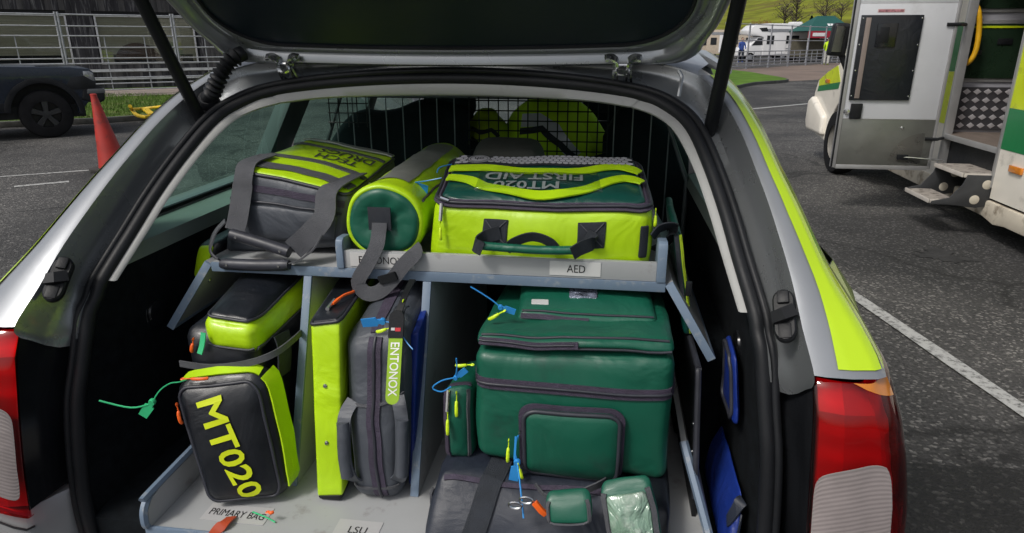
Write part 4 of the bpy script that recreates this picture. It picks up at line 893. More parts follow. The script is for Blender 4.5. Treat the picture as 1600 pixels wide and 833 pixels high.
G = Bag(c4+[p+V((0, .026, .012)) for p in c4], .010, (.002, .002, .006), .004, 22, seed=13)
gb = G.body('pouch_body', green_pvc, t, 14); G.tape('webbing', 'F', lin((.03, 0), (.03, 1), 10), .009, grey_web, gb); G.tape('webbing', 'F', lin((.97, 0), (.97, 1), 10), .009, grey_web, gb)
crinkle = mat('crinkled_clear_vinyl', (.16, .26, .19), .12, 0, .25, 14, wrinkle=1.0, wscale=22, coat=1, c2=(.36, .42, .36), c2scale=16, c2amt=.35)
G.pad('clear_front', 'F', .10, .90, .05, .95, .004, crinkle, gb, .08, .004)
t = thing('utility_pouch', 'small black pouch in the shadow at the right end under the green bag', 'pouch', (.45, .12, .601), group='pouches under the green bag', world=True)
G = Bag([(.405, .0, .603), (.485, .01, .603), (.408, .045, .69), (.482, .05, .69), (.41, .3, .603), (.49, .3, .603), (.41, .3, .69), (.49, .3, .69)], .014, (.003, .003, .006), .003, seed=31)
gb = G.body('pouch_body', black_pvc, t, 12); G.tape('webbing', 'F', lin((.5, 0), (.5, 1), 8), .02, dark_web, gb)
# ================================================================== RIGHT OF THE RACK
t = thing('folding_board', 'thin black board with bolts standing right of the green bag', 'board', (.53, .4, .575), world=True)
P = [atY(1076, 562, .20), atY(1080, 560, .21)]
prof = [(.16, .64), (.165, .70), (.185, .80), (.20, .875), (.21, .888), (.225, .89), (.5, .89), (.5, .575), (.15, .575)]
bd = MB().prism([(.527+.035*(.89-z)*1.0, y, z) for y, z in prof], (.008, 0, 0)).build('board_panel', plastic, t, .002)
MB().tube(spline([(.531+.035*(.89-z), y-.002, z) for y, z in prof[:6]]+[(.531, .5, .891)], 4), .006, 8).build('rubber_edge', piping, bd)
for z in (.66, .72, .78): MB().lathe([(0, .003), (.003, .003), (.004, 0)], (.527+.035*(.89-z), .19, z), (-1, -.3, 0), 10).build('bolt', chrome, bd)
t = thing('soft_bag', 'royal blue bag with black rim leaning on the right boot wall', 'bag', (.59, .2, .75), group='blue bags by the right wall', world=True)
G = Bag([(.600, .19, .785), (.612, .18, .785), (.592, .22, .905), (.602, .21, .91), (.602, .30, .785), (.613, .30, .785), (.594, .30, .915), (.606, .30, .92)], .012, (.004, .004, .010), .003, seed=14)
gb = G.body('bag_body', royal, t, 12); G.cord('piping', 'L', rrect(.02, .98, .02, .98, .2), .004, piping, gb, .002, True)
t = thing('soft_bag', 'royal blue bag with dark mesh top low in the right boot corner', 'bag', (.58, .12, .575), group='blue bags by the right wall', world=True)
G = Bag([(.582, .07, .578), (.616, .07, .578), (.594, .11, .635), (.614, .12, .695), (.584, .35, .578), (.616, .35, .578), (.594, .35, .64), (.616, .35, .70)], .012, (.004, .004, .008), .003, seed=15)
gb = G.body('bag_body', royal, t, 12); G.tape('rim_band', 'F', lin((.02, .9), (.98, .9), 10), .022, navy_pvc, gb, .002); G.tape('seam', 'F', lin((.4, .0), (.9, .7), 10), .003, navy_pvc, gb, .002)
t = thing('folded_bag', 'flat dark green folder with lime binding behind the right wing', 'bag', (.53, .5, .9), world=True)
G = Bag([(.516, .33, .90), (.534, .33, .90), (.484, .36, 1.105), (.500, .36, 1.105), (.516, .62, .90), (.534, .62, .90), (.486, .62, 1.12), (.502, .62, 1.12)], .006, (.002, .002, .003), .0015, seed=16)
gb = G.body('bag_body', dgreen_pvc, t, 12); G.tape('binding', 'F', lin((.8, .02), (.8, .98), 12), .005, lime_dull, gb, .001); G.tape('webbing', 'F', lin((.3, .3), (.3, .98), 10), .008, dark_web, gb, .002)
MB().box((.512, .322, .985), (.524, .330, 1.015)).build('buckle', plastic, gb, .002); MB().lathe([(0, .004), (.004, .003), (.005, 0)], G.S('F', .7, .25, .001), (0, -1, 0), 10).build('stud', chrome, gb)
t = thing('folded_bag', 'black bag with lime corner wedged behind the left wing', 'bag', (-.54, .5, .9), world=True)
G = Bag([(-.575, .36, .90), (-.545, .35, .90), (-.550, .38, 1.035), (-.486, .37, 1.045), (-.575, .7, .90), (-.545, .7, .90), (-.545, .7, 1.04), (-.486, .7, 1.045)], .014, (.003, .003, .006), .0015, seed=17)
gb = G.body('bag_body', black_pvc, t, 12); G.pad('corner_panel', 'F', .15, .80, .45, .95, .004, lime_pvc, gb, .2)
# ================================================================== AED BAG (lime and green first aid bag on the shelf)
t = thing('first_aid_bag', 'big lime and green first aid bag above the AED label', 'bag', (.21, .5, 1.018), group='kit bags in the car boot', world=True)
A_ = Bag([(-.006, .328, 1.020), (.440, .330, 1.020), atY(676, 316, .322), atY(1024, 327, .324), (-.02, .55, 1.020), (.44, .56, 1.020), atY(706, 250, .545), atY(1000, 252, .555)], .026, (.010, .003, .014), .004, 12, seed=18)
ab = A_.body('bag_body', lime_pvc, t, 28)
dome = lambda a, b: 0
ld = A_.pad('lid_panel', 'T', .035, .965, .03, .97, .010, dgreen_pvc, ab, .10, .004)
off_ = .0165
def wave(b0, amp, n=26, a0=.06, a1=.94): return [(a0+(a1-a0)*i/n, b0-amp*math.sin(math.pi*(.12+.88*i/n))*(1.15-.8*i/n)) for i in range(n+1)]
cat2 = lambda P: [(p.x, p.y) for p in spline([V((a, b, 0)) for a, b in P], 5)]
A_.tape('lime_stripe', 'T', cat2([(.04, .36), (.15, .33), (.25, .20), (.4, .11), (.55, .10), (.7, .18), (.82, .37), (.9, .44), (.96, .37)]), .027, lime_pvc, ld, off_, .003); A_.tape('lime_stripe', 'T', cat2([(.04, .60), (.2, .575), (.4, .545), (.55, .53), (.7, .57), (.82, .645), (.9, .655), (.96, .58)]), .026, lime_pvc, ld, off_, .003); A_.tape('lime_stripe', 'T', lin((.07, .955), (.90, .955), 20), .009, lime_pvc, ld, off_-.002, .003)
hexs = A_.tape('reflective_band', 'T', lin((.06, .785), (.945, .785), 26), .056, dark_web, ld, off_-.0005, .002)
k = MB()
for i in range(28):
    for j in range(4):
        a_ = .070+i*.0318+(.0159 if j % 2 else 0); b_ = .712+j*.049
        if a_ > .93 or ((a_-.165)*.45)**2+((b_-.785)*.25)**2 < .029**2: continue
        vs = [A_.S('T', a_+.0160*math.sin(R(60*q)), b_+.0290*math.cos(R(60*q)), off_+.0024) for q in range(6)]
        k.add(vs, [tuple(range(6))])
hx = k.build('hexagon_print', white_tape, hexs); hx['kind'] = 'stuff'
def disc(a0, b0, r0, r1, m, of):
    k = MB(); n = 30; vs = []
    for rr_ in (r0, r1):
        for i in range(n): vs.append(A_.S('T', a0+rr_/.45*math.cos(2*math.pi*i/n), b0+rr_/.25*math.sin(2*math.pi*i/n), of))
    k.add(vs, [(i, (i+1) % n, n+(i+1) % n, n+i) for i in range(n)]); return k
disc(.165, .785, .0001, .0275, white_tape, off_+.0022).build('emblem_disc', white_tape, hexs); disc(.165, .785, .019, .0205, ink, off_+.0034).build('emblem_ring', ink, hexs); disc(.165, .785, .0245, .0265, ink, off_+.0034).build('emblem_ring', ink, hexs)
A_.text('emblem_lettering', 'oh', 'T', (.188, .825), (-.046, 0), (0, -.08), ink, hexs, off_+.0036, .01)
A_.text('lettering', 'FIRST AID', 'T', (.69, .475), (-.47, -.0), (0, -.13), grey_txt, ld, off_+.001, .018); A_.text('lettering', 'MT020', 'T', (.58, .315), (-.31, 0), (0, -.135), grey_txt, ld, off_+.001, .018)
A_.pad('clear_pocket', 'T', .18, .78, .15, .49, .0195, clear_film, ld, .04, .003)
rim = rrect(.008, .992, -.012, .99, .12)
A_.tape('lid_zip', 'T', [(a_, max(.002, b_)) for a_, b_ in rim], .018, zip_tape, ab, .006, .006, True); A_.cord('zip_coil', 'T', [(a_, max(.002, b_)) for a_, b_ in rim], .0035, piping, ab, .011, True)
A_.cord('piping', 'F', lin((.02, .985), (.98, .985), 20), .003, piping, ab, .003)
for u0, u1 in ((.245, .365), (.665, .785)):
    pt = A_.pad('handle_patch', 'F', u0, u1, .42, .80, .0025, dark_web, ab, .03); m_ = (u0+u1)/2
    A_.cord('stitching', 'F', lin((u0+.01, .45), (u1-.01, .78), 6), .0012, grey_web, pt, .0035); A_.cord('stitching', 'F', lin((u0+.01, .78), (u1-.01, .45), 6), .0012, grey_web, pt, .0035)
h0_, h1_ = atY(752, 384, .285), atY(898, 391, .287)
hd = MB().tube(spline([h0_, h0_.lerp(h1_, .33)+V((0, 0, -.002)), h0_.lerp(h1_, .66)+V((0, 0, -.003)), h1_], 5), .0085, 12).build('handle_grip', green_pvc, ab, ang=60)
strap('handle_loop', [A_.S('F', .335, .62, .004), A_.S('F', .27, .55, .014), h0_+V((-.012, -.002, .004)), h0_+V((.004, -.010, -.004))], (.3, 0, 1), .028, dark_web, hd)
strap('handle_loop', [A_.S('F', .70, .62, .004), A_.S('F', .735, .55, .014), h1_+V((.010, -.002, .004)), h1_+V((-.004, -.010, -.004))], (.3, 0, 1), .030, dark_web, hd)
strap('keeper_strap', [atY(790, 392, .30), atY(805, 378, .292), atY(832, 370, .29), atY(858, 378, .292), atY(872, 394, .30)], (0, -.5, 1), .022, dark_web, hd)
q = A_.S('F', .045, .96, .012); MB().tube([q, q+V((-.002, -.006, -.035))], .004, 6).build('zip_slider', chrome, ab); zip_pull(ab, q+V((-.002, -.007, -.035)), lime_tag, (0, 0, -1), .038)
MB().tube([q+V((-.002, 0, .012)), q+V((.014, .002, .006))], .0045, 8).build('zip_slider', chrome, ab)
q = A_.S('R', .10, .90, .010); zip_pull(ab, q, lime_tag, (0, -.1, -1), .032)
strap('side_handle', [A_.S('R', .06, .55, .004), A_.S('R', .10, .66, .016), A_.S('R', .16, .62, .040), A_.S('R', .22, .40, .030), A_.S('R', .25, .25, .004)], (.2, .6, -.4), .034, dark_web, ab)
A_.pad('side_patch', 'F', .945, .995, .25, .75, .003, dark_web, ab, .1)
MB().tube(spline([A_.S('T', .04, .75, .014), A_.S('T', .01, .62, .03), A_.S('T', -.02+.02, .5, .03)], 4), .0014, 5).build('seal_tail', blue_seal, ab)
# ================================================================== CYLINDER BAG
t = thing('cylinder_bag', 'lime cylinder bag with dark green end lying on the shelf', 'bag', (-.105, .6, 1.018), world=True)
c0, c1 = V((-.098, .338, 1.108)), V((-.118, .93, 1.106)); RAD = .083; ax = (c1-c0).normalized(); e1 = V((1, 0, 0)); e1 = (e1-ax*e1.dot(ax)).normalized(); e2 = e1.cross(ax)
if e2.z < 0: e2 = -e2
def cyl(f, th, off=0.):
    p = c0.lerp(c1, f); r = RAD*(1-.03*math.sin(f*9)**2)+off; sq = 1-.10*max(0, -math.sin(th))**3
    q = p+e1*math.cos(th)*r+e2*math.sin(th)*r*sq; return q+noise.noise_vector(q*16)*.0035
def cyl_grid(f0, f1, t0, t1, off, nf=20, na=48): return [[cyl(f0+(f1-f0)*i/nf, t0+(t1-t0)*j/na, off) for j in range(na+1)] for i in range(nf+1)]
bd = grid('bag_body', cyl_grid(.02, 1, 0, 2*math.pi, 0, 36, 64), lime_pvc, t, 70)
rr = []
for rf, d_ in ((1.0, .014), (.995, .004), (.96, -.004), (.90, -.006), (.86, -.003)): rr.append([c0+ax*d_+(cyl(.02, 2*math.pi*j/64)-c0-ax*.0118)*rf for j in range(65)])
grid('end_rim', rr, lime_pvc, bd, 70)
rr = []
for rf, d_ in ((.90, .0), (.86, -.008), (.75, -.011), (.55, -.008), (.3, -.003), (.02, -.002)):
    rr.append([c0+ax*(d_+.004*noise.noise(V((rf*3, math.cos(2*math.pi*j/64)*2, math.sin(2*math.pi*j/64)*2))))+(cyl(.02, 2*math.pi*j/64)-c0-ax*.0118)*rf for j in range(65)])
en = grid('end_panel', rr, green_pvc, bd, 70, label='dark green padded end of the cylinder bag')
back = [cyl(1, 2*math.pi*j/48) for j in range(48)]; mk('end_panel', back, [list(range(48))], green_pvc, bd)
grid('reflective_strip', cyl_grid(.10, .96, R(62), R(112), .002, 20, 10), silver_tape, bd, 70)
MB().tube([cyl(f/20, R(30), .002) for f in range(1, 20)], .003, 6).build('zip', zip_tape, bd)
pc = c0+V((-.006, -.006, 0)); MB().box((pc.x-.024, pc.y-.008, pc.z-.012), (pc.x+.024, pc.y-.0045, pc.z+.036)).build('strap_patch', dark_web, en, .001)
strap('carry_strap', [pc+V((0, -.009, .004)), atY(592, 362, .316), atY(588, 385, .298), atY(575, 412, .288), atY(560, 440, .286), atY(572, 458, .285), atY(592, 456, .285), atY(612, 438, .284), atY(630, 415, .286), atY(648, 396, .294), (-.035, .322, 1.065)], 'plane', .030, grey_web, bd)
q = atY(606, 436, .281); MB().strip([q+V((-.003, 0, .010)), q+V((.003, 0, -.006))], V((.8, -.1, .5)), .040, .006).build('strap_slider', plastic, bd)
seal_tag(t, atY(640, 288, .44), blue_seal, [atY(625, 282, .47), atY(612, 277, .50)], (.8, -.1, -.2), .036)
MB().tube(spline([atY(640, 286, .44), atY(665, 283, .42), atY(690, 278, .42)], 4), .0014, 5).build('seal_tail', blue_seal, t)
# ================================================================== DRUG BAG
t = thing('kit_bag', 'grey and lime bag lettered TECH DRUGS with long webbing handles', 'bag', (-.33, .5, 1.018), group='kit bags in the car boot', world=True)
G = Bag([atY(346, 398, .385), atY(540, 388, .385), atY(364, 264, .385), atY(546, 305, .385), (-.44, .74, 1.022), (-.185, .72, 1.022), atY(482, 217, .72), atY(619, 247, .71)], .018, (.006, .006, .008), .0025, seed=20)
gb = G.body('bag_body', grey_pvc, t, 22)
tp = G.pad('top_panel', 'T', .02, .98, .015, .985, .004, lime_pvc, gb, .07, .003)
for b_, wd, m_ in ((.10, .030, grey_web), (.33, .017, grey_web), (.765, .012, grey_web), (.955, .026, silver_tape)):
    G.tape('stripe', 'T', [(.03+.94*i/16, b_+.05*math.sin(math.pi*i/16)*(1 if b_ < .5 else -.3)) for i in range(17)], wd, m_, tp, .0085, .003)
G.cord('piping', 'T', rrect(.0, 1., .0, 1., .07), .004, piping, gb, .003, True)
G.text('lettering', 'DRUGS', 'T', (.92, .705), (-.55, 0), (0, -.12), mat('print_grey', (.05, .055, .05), .6), tp, .0085, .012); G.text('lettering', 'TECH', 'T', (.82, .56), (-.40, 0), (0, -.10), MATS['print_grey'], tp, .0085, .01)
G.pad('front_flap', 'F', .08, .92, .18, .62, .006, grey_pvc, gb, .06, .004); G.cord('piping', 'F', lin((.05, .66), (.95, .66), 14), .003, piping, gb, .002); G.tape('zip_tape', 'F', lin((.03, .82), (.97, .82), 14), .014, zip_tape, gb, .001)
ga0, ga1 = atY(362, 366, .330), atY(452, 394, .318)
gA = MB().tube(spline([ga0, ga0.lerp(ga1, .5)+V((0, 0, .001)), ga1], 5), .0125, 12).build('handle_grip', piping, gb)
gb0, gb1 = atY(346, 412, .302), atY(452, 414, .298)
gB = MB().tube(spline([gb0, gb0.lerp(gb1, .5)+V((0, 0, -.002)), gb1], 5), [.010]+[.0125]*9+[.010], 12).build('handle_grip', piping, gb)
for q0, q1, g_ in ((ga0, ga1, gA), (gb0, gb1, gB)):
    for f in (.12, .88): MB().lathe([(0, .001), (.003, .001), (.003, -.001)], q0.lerp(q1, f)+V((0, -.0125, .001)), (0, -1, 0), 10).build('rivet', chrome, g_)
strap('handle_strap', [G.S('T', .10, .30, .010), G.S('T', .09, .08, .012), G.S('F', .12, .95, .008), atY(378, 300, .368), atY(372, 340, .345), ga0+V((.006, .004, .008))], [(1, 0, 0)]*16+[(1, .2, 0)]*15, .042, grey_web, gb)
strap('handle_strap', [G.S('T', .90, .34, .010), G.S('T', .87, .08, .012), G.S('F', .82, .93, .012), atY(506, 338, .348), atY(482, 368, .332), ga1+V((.006, .006, .004))], [(1, 0, .1)]*16+[(1, .2, .35)]*15, .046, grey_web, gb)
strap('handle_strap', [atY(352, 345, .36), atY(335, 365, .345), atY(330, 392, .320), gb0+V((-.002, .004, .003))], (.5, -.6, .1), .034, grey_web, gb)
strap('handle_strap', [atY(500, 368, .345), atY(488, 390, .325), atY(470, 405, .308), gb1+V((.002, .003, .003))], (.5, -.6, .3), .034, grey_web, gb)
G.tape('piping', 'L', lin((.0, .66), (1, .66), 10), .006, piping, gb, .002)
q = G.S('R', .35, .95, .006); MB().tube(spline([q, q+V((.006, -.01, -.01)), q+V((.0, -.02, -.02)), q+V((.01, -.03, -.025)), q+V((.0, -.04, -.04))], 3), .003, 6).build('zip_pull', mat('pale_cord', (.55, .58, .30), .7), gb)
# ================================================================== BEHIND THE SHELF LOAD
t = thing('padded_case', 'grey padded case lying behind the first aid bag', 'case', (.06, .85, 1.018), world=True)
Bag([(-.06, .74, 1.02), (.20, .76, 1.02), atY(742, 238, .80), atY(838, 237, .82), (-.06, 1.0, 1.02), (.20, 1.0, 1.02), (-.02, 1.0, 1.20), (.16, 1.0, 1.20)], .03, (.006, .008, .006), .002).body('case_body', mat('taupe_cloth', (.085, .085, .075), .8, 0, .12, 12, bump=.3, bscale=600), t, 12)
t = thing('jacket', 'lime hi-vis jacket heaped on the rear seat behind the mesh', 'jacket', (.16, 1.45, 1.08), world=True)
G = Bag([(-.03, 1.36, 1.04), (.37, 1.36, 1.04), (.06, 1.42, 1.285), (.24, 1.42, 1.29), (-.02, 1.6, 1.04), (.36, 1.6, 1.04), (.06, 1.56, 1.28), (.24, 1.56, 1.28)], .09, (.03, .02, .03), .012, 9, seed=22)
gb = G.body('jacket_body', lime_cloth, t, 20)
G.tape('reflective_band', 'F', poly([(.10, .62), (.35, .66), (.55, .55), (.72, .2)], 6), .045, white_tape, gb, .004); G.tape('dark_strap', 'F', poly([(.10, .48), (.40, .56), (.60, .36), (.80, .04)], 6), .022, dark_web, gb, .006)
t = thing('duffel_bag', 'small round lime bag on the rear seat seen through the mesh', 'bag', (-.07, 1.40, 1.09), world=True)
G = Bag([(-.15, 1.36, 1.09), (.0, 1.36, 1.09), (-.14, 1.38, 1.23), (-.01, 1.38, 1.23), (-.15, 1.5, 1.09), (.0, 1.5, 1.09), (-.14, 1.48, 1.23), (-.01, 1.48, 1.23)], .06, (.01, .01, .01), .006, 20, seed=23)
gb = G.body('bag_body', lime_dull, t, 14); G.tape('dark_strap', 'F', poly([(.05, .6), (.4, .5), (.7, .6), (.95, .45)], 5), .014, dark_web, gb, .003)
# ================================================================== LEFT BACKGROUND
grass_m = mat('grass', (.065, .11, .018), .9, 0, .35, 3, bump=1.0, bscale=25, c2=(.13, .12, .05), c2scale=2, c2amt=.3, spec=.2)
blade_m = mat('grass_blade', (.075, .135, .02), .8, 0, .4, 2, spec=.2)
path_m = mat('gravel_path', (.24, .20, .175), .95, 0, .25, 5, bump=.8, bscale=60, c2=(.14, .12, .10), c2scale=3, c2amt=.3)
kerb_m = mat('concrete_kerb', (.085, .085, .08), .9, 0, .2, 6, bump=.5, bscale=60, c2=(.05, .05, .045), c2scale=5, c2amt=.3)
KP = [(-22, -1.4), (-12.2, 8.4), (-10.6, 9.9), (-9.6, 10.55), (-8.95, 11.05), (-8.62, 11.6), (-8.55, 12.6), (-8.7, 14.5), (-9.2, 18), (-9.4, 24)]
kp = spline([V((x, y, 0)) for x, y in KP], 6)
vp = [V((p.x, p.y, .095)) for p in kp]+[V((-40, 24, .095)), V((-40, -1.4, .095))]
tag(mk('verge', vp, [list(range(len(vp)))], grass_m), 'grass verge behind the dark off-roader', kind='structure')
# kerb stones, each its own piece
kb = MB(); kerb = bpy.data.objects.new('kerb', None); col.objects.link(kerb); tag(kerb, 'low concrete kerb along the grass verge', kind='structure')
cum = 0; P = [kp[0]]
for q in kp[1:]:
    if (q-P[-1]).length > .85: n_ = max(1, round((q-P[-1]).length/.95)); p = P[-1]; P += [p.lerp(q, i/n_) for i in range(1, n_+1)]
for p, q in zip(P, P[1:]):
    if p.x < -13.5 or p.y > 19: continue
    d_ = (q-p).normalized(); s_ = V((d_.y, -d_.x, 0)); a, b = p+d_*.006, q-d_*.006
    MB().hexa([a+s_*.10, b+s_*.10, b-s_*.03, a-s_*.03]+[x+V((0, 0, .105)) for x in (a+s_*.09, b+s_*.09, b-s_*.03, a-s_*.03)]).build('kerb_stone', kerb_m, kerb, .012)
# grass blades on the part of the verge in view
k = MB(); gr_ = random.Random(3)
def blades(k, pts, hgt, wd):
    for (x, y, z) in pts:
        a = gr_.random()*6.28; h_ = hgt*(.5+gr_.random()); l_ = V((gr_.uniform(-.5, .5), gr_.uniform(-.5, .5), 0))*h_; s_ = V((math.cos(a), math.sin(a), 0))*wd
        p = V((x, y, z)); n_ = len(k.v); k.v += [p-s_, p+s_, p+l_+V((0, 0, h_))]; k.f.append((n_, n_+1, n_+2))
pts = []
while len(pts) < 9000:
    t_ = gr_.uniform(0, 1); y = gr_.uniform(10.2, 16.5); x = gr_.uniform(-14, -8.7)
    kx = interp(y, [(8.4, -12.2), (9.9, -10.6), (10.55, -9.6), (11.05, -8.95), (11.6, -8.65), (12.6, -8.6), (14.5, -8.75), (18, -9.2)])
    if x < kx-.12: pts.append((x, y, .09))
blades(k, pts, .07, .008)
tag(k.build('verge_grass', blade_m), 'short grass of the verge in front of the steel fence', 'grass', kind='stuff')
FD = V((.77, .64, 0)).normalized(); FN = V((-FD.y, FD.x, 0)); F0 = V((-13, 16, 0))
pv = [F0+FD*t_+FN*n_ for t_, n_ in ((-9, -.75), (2, -.6), (9, -.4), (9, 2.3), (-9, 2.3))]
tag(mk('path', [V((p.x, p.y, .105)) for p in pv], [(0, 1, 2, 3, 4)], path_m), 'pinkish gravel path along the shed and fence', kind='structure')
# steel livestock fence panels
def fence_panel(label, group, loc, rz, length=2.6, rails=(.14, .30, .45, .61, .82, .95, 1.22, 1.51, 1.75, 2.03), posts=(0, 1), r=.02, uprights=(.36, .7), utop=1.51, ubot=.14):
    t = thing('fence_panel', label, 'fence', loc, rz, group)
    for f in posts: MB().tube([(length*f, 0, 0), (length*f, 0, rails[-1]+.06)], r*1.35, 8).build('post', steel, t)
    for z in rails: MB().tube([(0, -.012, z), (length, -.012, z)], r*.85, 6).build('rail', steel, t)
    for f in uprights: MB().tube([(length*f, .014, ubot), (length*f, .014, utop)], r*.7, 6).build('upright', steel, t)
    return t
ang = math.atan2(FD.y, FD.x)
nm = ['leftmost', 'second from left', 'third from left', 'right-hand']
for i in range(4):
    p = F0+FD*(-3.4+2.66*i)+V((0, 0, .105))
    fence_panel(['galvanised fence panel ending behind the off-roader bonnet', 'galvanised fence panel before the left shed window', 'galvanised fence panel before the shed window with the brown bale', 'galvanised fence panel beside the open tailgate strut'][i], 'galvanised fence panels by the shed', p, ang, uprights=(.36, .72) if i % 2 else (.28, .64))
# shed with vertical boards
wood = mat('weathered_board', (.026, .025, .030), .9, 0, .45, 1.2, stretch=(6, 6, .6), bump=.8, bscale=14, c2=(.15, .148, .155), c2scale=2.2, c2amt=.38)
wood2 = mat('weathered_board_pale', (.075, .072, .074), .9, 0, .45, 1.2, stretch=(6, 6, .6), bump=.8, bscale=14, c2=(.035, .034, .037), c2scale=2.0, c2amt=.4)
blind_m = mat('window_blind', (.42, .39, .31), .8, 0, .12, 2, stretch=(1, 1, 12), bump=.3, bscale=8)
white_p = mat('white_frame_paint', (.50, .50, .52), .6, 0, .15, 5, c2=(.25, .25, .25), c2scale=6, c2amt=.25)
dark_in = mat('dark_interior', (.012, .013, .015), .9)
shed = thing('timber_shed', 'grey weathered timber shed with wide windows behind the fence', 'shed', F0+FN*3.4, ang)
# local frame: x along the wall, y into the shed
def wall_x(px, py=60):
    d_ = sight(px, py); o_ = F0+FN*3.4; n_ = FN; t_ = (o_-CAM).dot(n_)/d_.dot(n_); return (CAM+d_*t_-o_).dot(FD), (CAM+d_*t_).z
wins = []
for a, b in ((-120, 106), (155, 303)):
    wins.append((wall_x(a)[0], wall_x(b)[0]))
zt, zb = wall_x(150, 26)[1], wall_x(150, 98)[1]
x = -7.; rb = random.Random(9)
while x < 11:
    wd = .15+rb.random()*.05; inw = [w_ for w_ in wins if x+wd > w_[0]-.05 and x < w_[1]+.05]
    segs = [(0, 3.2)] if not inw else [(0, zb-.06), (zt+.06, 3.2)]
    for a, b in segs: MB().box((x, -rb.random()*.012, a+.1), (x+wd-.008, .028, b)).build('board', wood if rb.random() < .6 else wood2, shed)
    x += wd
MB().box((-7, .035, .1), (11, .06, zb-.06)).build('back_panel', dark_in, shed); MB().box((-7, .035, zt+.06), (11, .06, 3.2)).build('back_panel', dark_in, shed)
MB().box((-7.2, -.3, 3.2), (11.2, 4, 3.3)).build('roof', wood, shed)
for w0, w1 in ((-7, wins[0][0]), (wins[0][1], wins[1][0]), (wins[1][1], 11)): MB().box((w0+.05, .035, zb-.06), (w1-.05, .06, zt+.06)).build('back_panel', dark_in, shed)
for w0, w1 in wins:
    wn = MB().box((w0, .05, zb), (w1, .055, zt)).build('window', blind_m, shed, label='beige blind in a wide shed window')
    for a, b in (((w0-.05, -.02, zt), (w1+.05, .04, zt+.05)), ((w0-.05, -.03, zb-.05), (w1+.05, .04, zb)), ((w0-.05, -.02, zb), (w0, .04, zt)), ((w1, -.02, zb), (w1+.05, .04, zt))):
        MB().box(a, b).build('window_frame', white_p, wn, .004)
    MB().box((w0+.3, .040, zb), (w1-.1, .0495, zb+.22)).build('dark_ledge', dark_in, wn); MB().box((w0, .002, zb), (w1, .006, zt)).build('pane', glass('shed_glass_%d' % int(w1*10), (.8, .82, .8), .06), wn)
for z in (.35, .62): MB().box((-3, -.09, z), (9, -.05, z+.05)).build('board_rail', white_p, shed)
bx_, bz_ = wall_x(216, 87)
MB().prism([(bx_+.62*math.cos(R(180-180*i/16)), .010, bz_-.12+.50*math.sin(R(180*i/16))) for i in range(17)], (0, .025, 0)).build('window_screen', mat('brown_cloth', (.11, .065, .05), .9, 0, .2, 6), shed, label='brown rounded shape standing behind the shed window')
# yellow frame on the grass
yel = mat('yellow_paint', (.62, .42, .01), .5, 0, .15, 8, c2=(.35, .22, .03), c2scale=10, c2amt=.25)
t = thing('barrier_frame', 'yellow metal frame lying on the grass verge behind the cone', 'barrier', atZ(230, 178, .1), world=True)
G_ = lambda px, py, z=.14: atZ(px, py, z)
MB().tube(spline([G_(203, 166, .3), G_(207, 172, .2), G_(214, 180), G_(228, 183), G_(246, 180)], 4), .035, 8).build('frame_tube', yel, t); MB().tube(spline([G_(205, 171, .2), G_(222, 170), G_(258, 166, .2)], 4), .03, 8).build('frame_tube', yel, t)
MB().strip([G_(226, 170), G_(238, 179)], V((1, 0, 0)), .12, .03).build('frame_plate', yel, t); MB().strip([G_(246, 180), G_(262, 165)], V((1, 0, 0)), .14, .03).build('frame_plate', yel, t)
# traffic cone
cone_m = mat('faded_cone_red', (.36, .020, .012), .55, 0, .15, 5, c2=(.16, .02, .015), c2scale=6, c2amt=.35, bump=.2, bscale=60)
cp = atZ(180, 266, 0); t = thing('traffic_cone', 'faded red traffic cone leaning beside the estate car', 'cone', cp)
k = MB(); prof = [(.165, .03), (.150, .10), (.125, .25), (.095, .45), (.062, .66), (.040, .82), (.034, .86), (.036, .885), (.026, .89), (0, .885)]
vs = []; N_ = 28
for r_, h_ in prof:
    sh_ = V((-.115*h_/.9, .02*h_, 0)); vs += [V((r_*math.cos(2*math.pi*j/N_), r_*math.sin(2*math.pi*j/N_), h_))+sh_ for j in range(N_)]
mk('cone_body', vs, [(i*N_+j, i*N_+(j+1) % N_, (i+1)*N_+(j+1) % N_, (i+1)*N_+j) for i in range(len(prof)-1) for j in range(N_)], cone_m, t)
MB().prism([(.24*sx*(1 if abs(sy) < 1 else .78), .24*sy*(1 if abs(sx) < 1 else .78), .0) for sx, sy in ((-1, -.7), (-.7, -1), (.7, -1), (1, -.7), (1, .7), (.7, 1), (-.7, 1), (-1, .7))], (0, 0, .045)).build('cone_base', mat('dirty_black_rubber', (.03, .028, .026), .8, 0, .3, 9), t, .012)
# ---------------- dark blue off-roader
navy = mat('navy_paint', (.003, .010, .026), .3, 0, .1, 3, coat=.35, c2=(.02, .022, .026), c2scale=6, c2amt=.15)
clad = mat('grey_cladding', (.010, .011, .013), .65, 0, .2, 8, spec=.25, bump=.2, bscale=300)
tyre_m = mat('tyre_rubber', (.009, .009, .010), .85, 0, .3, 10, spec=.2, bump=.4, bscale=60)
hd_ = R(44.6); t = thing('off_roader', 'dark blue off-road car parked at the grass verge on the left', 'car', V((-8.51, 8.89, 0))+V((-.70, .71, 0))*.80, hd_)
arch = lambda cx, r0, a0, a1, n=14: [(cx+r0*math.cos(R(a0+(a1-a0)*i/n)), .40+r0*math.sin(R(a0+(a1-a0)*i/n))) for i in range(n+1)]
prof = [(.66, .60), (.73, .66), (.76, .86), (.745, 1.0), (.69, 1.055), (.30, 1.085), (-.55, 1.11), (-.60, 1.12), (-3.45, 1.12), (-3.52, .5), (-3.2, .48)]+arch(-2.72, .45, 190, -10)+[(-2.1, .42), (-.55, .42)]+arch(0, .45, 175, -5)
MB().prism([(x, -.86, z) for x, z in prof], (0, 1.72, 0)).build('body', navy, t, .035, 3)
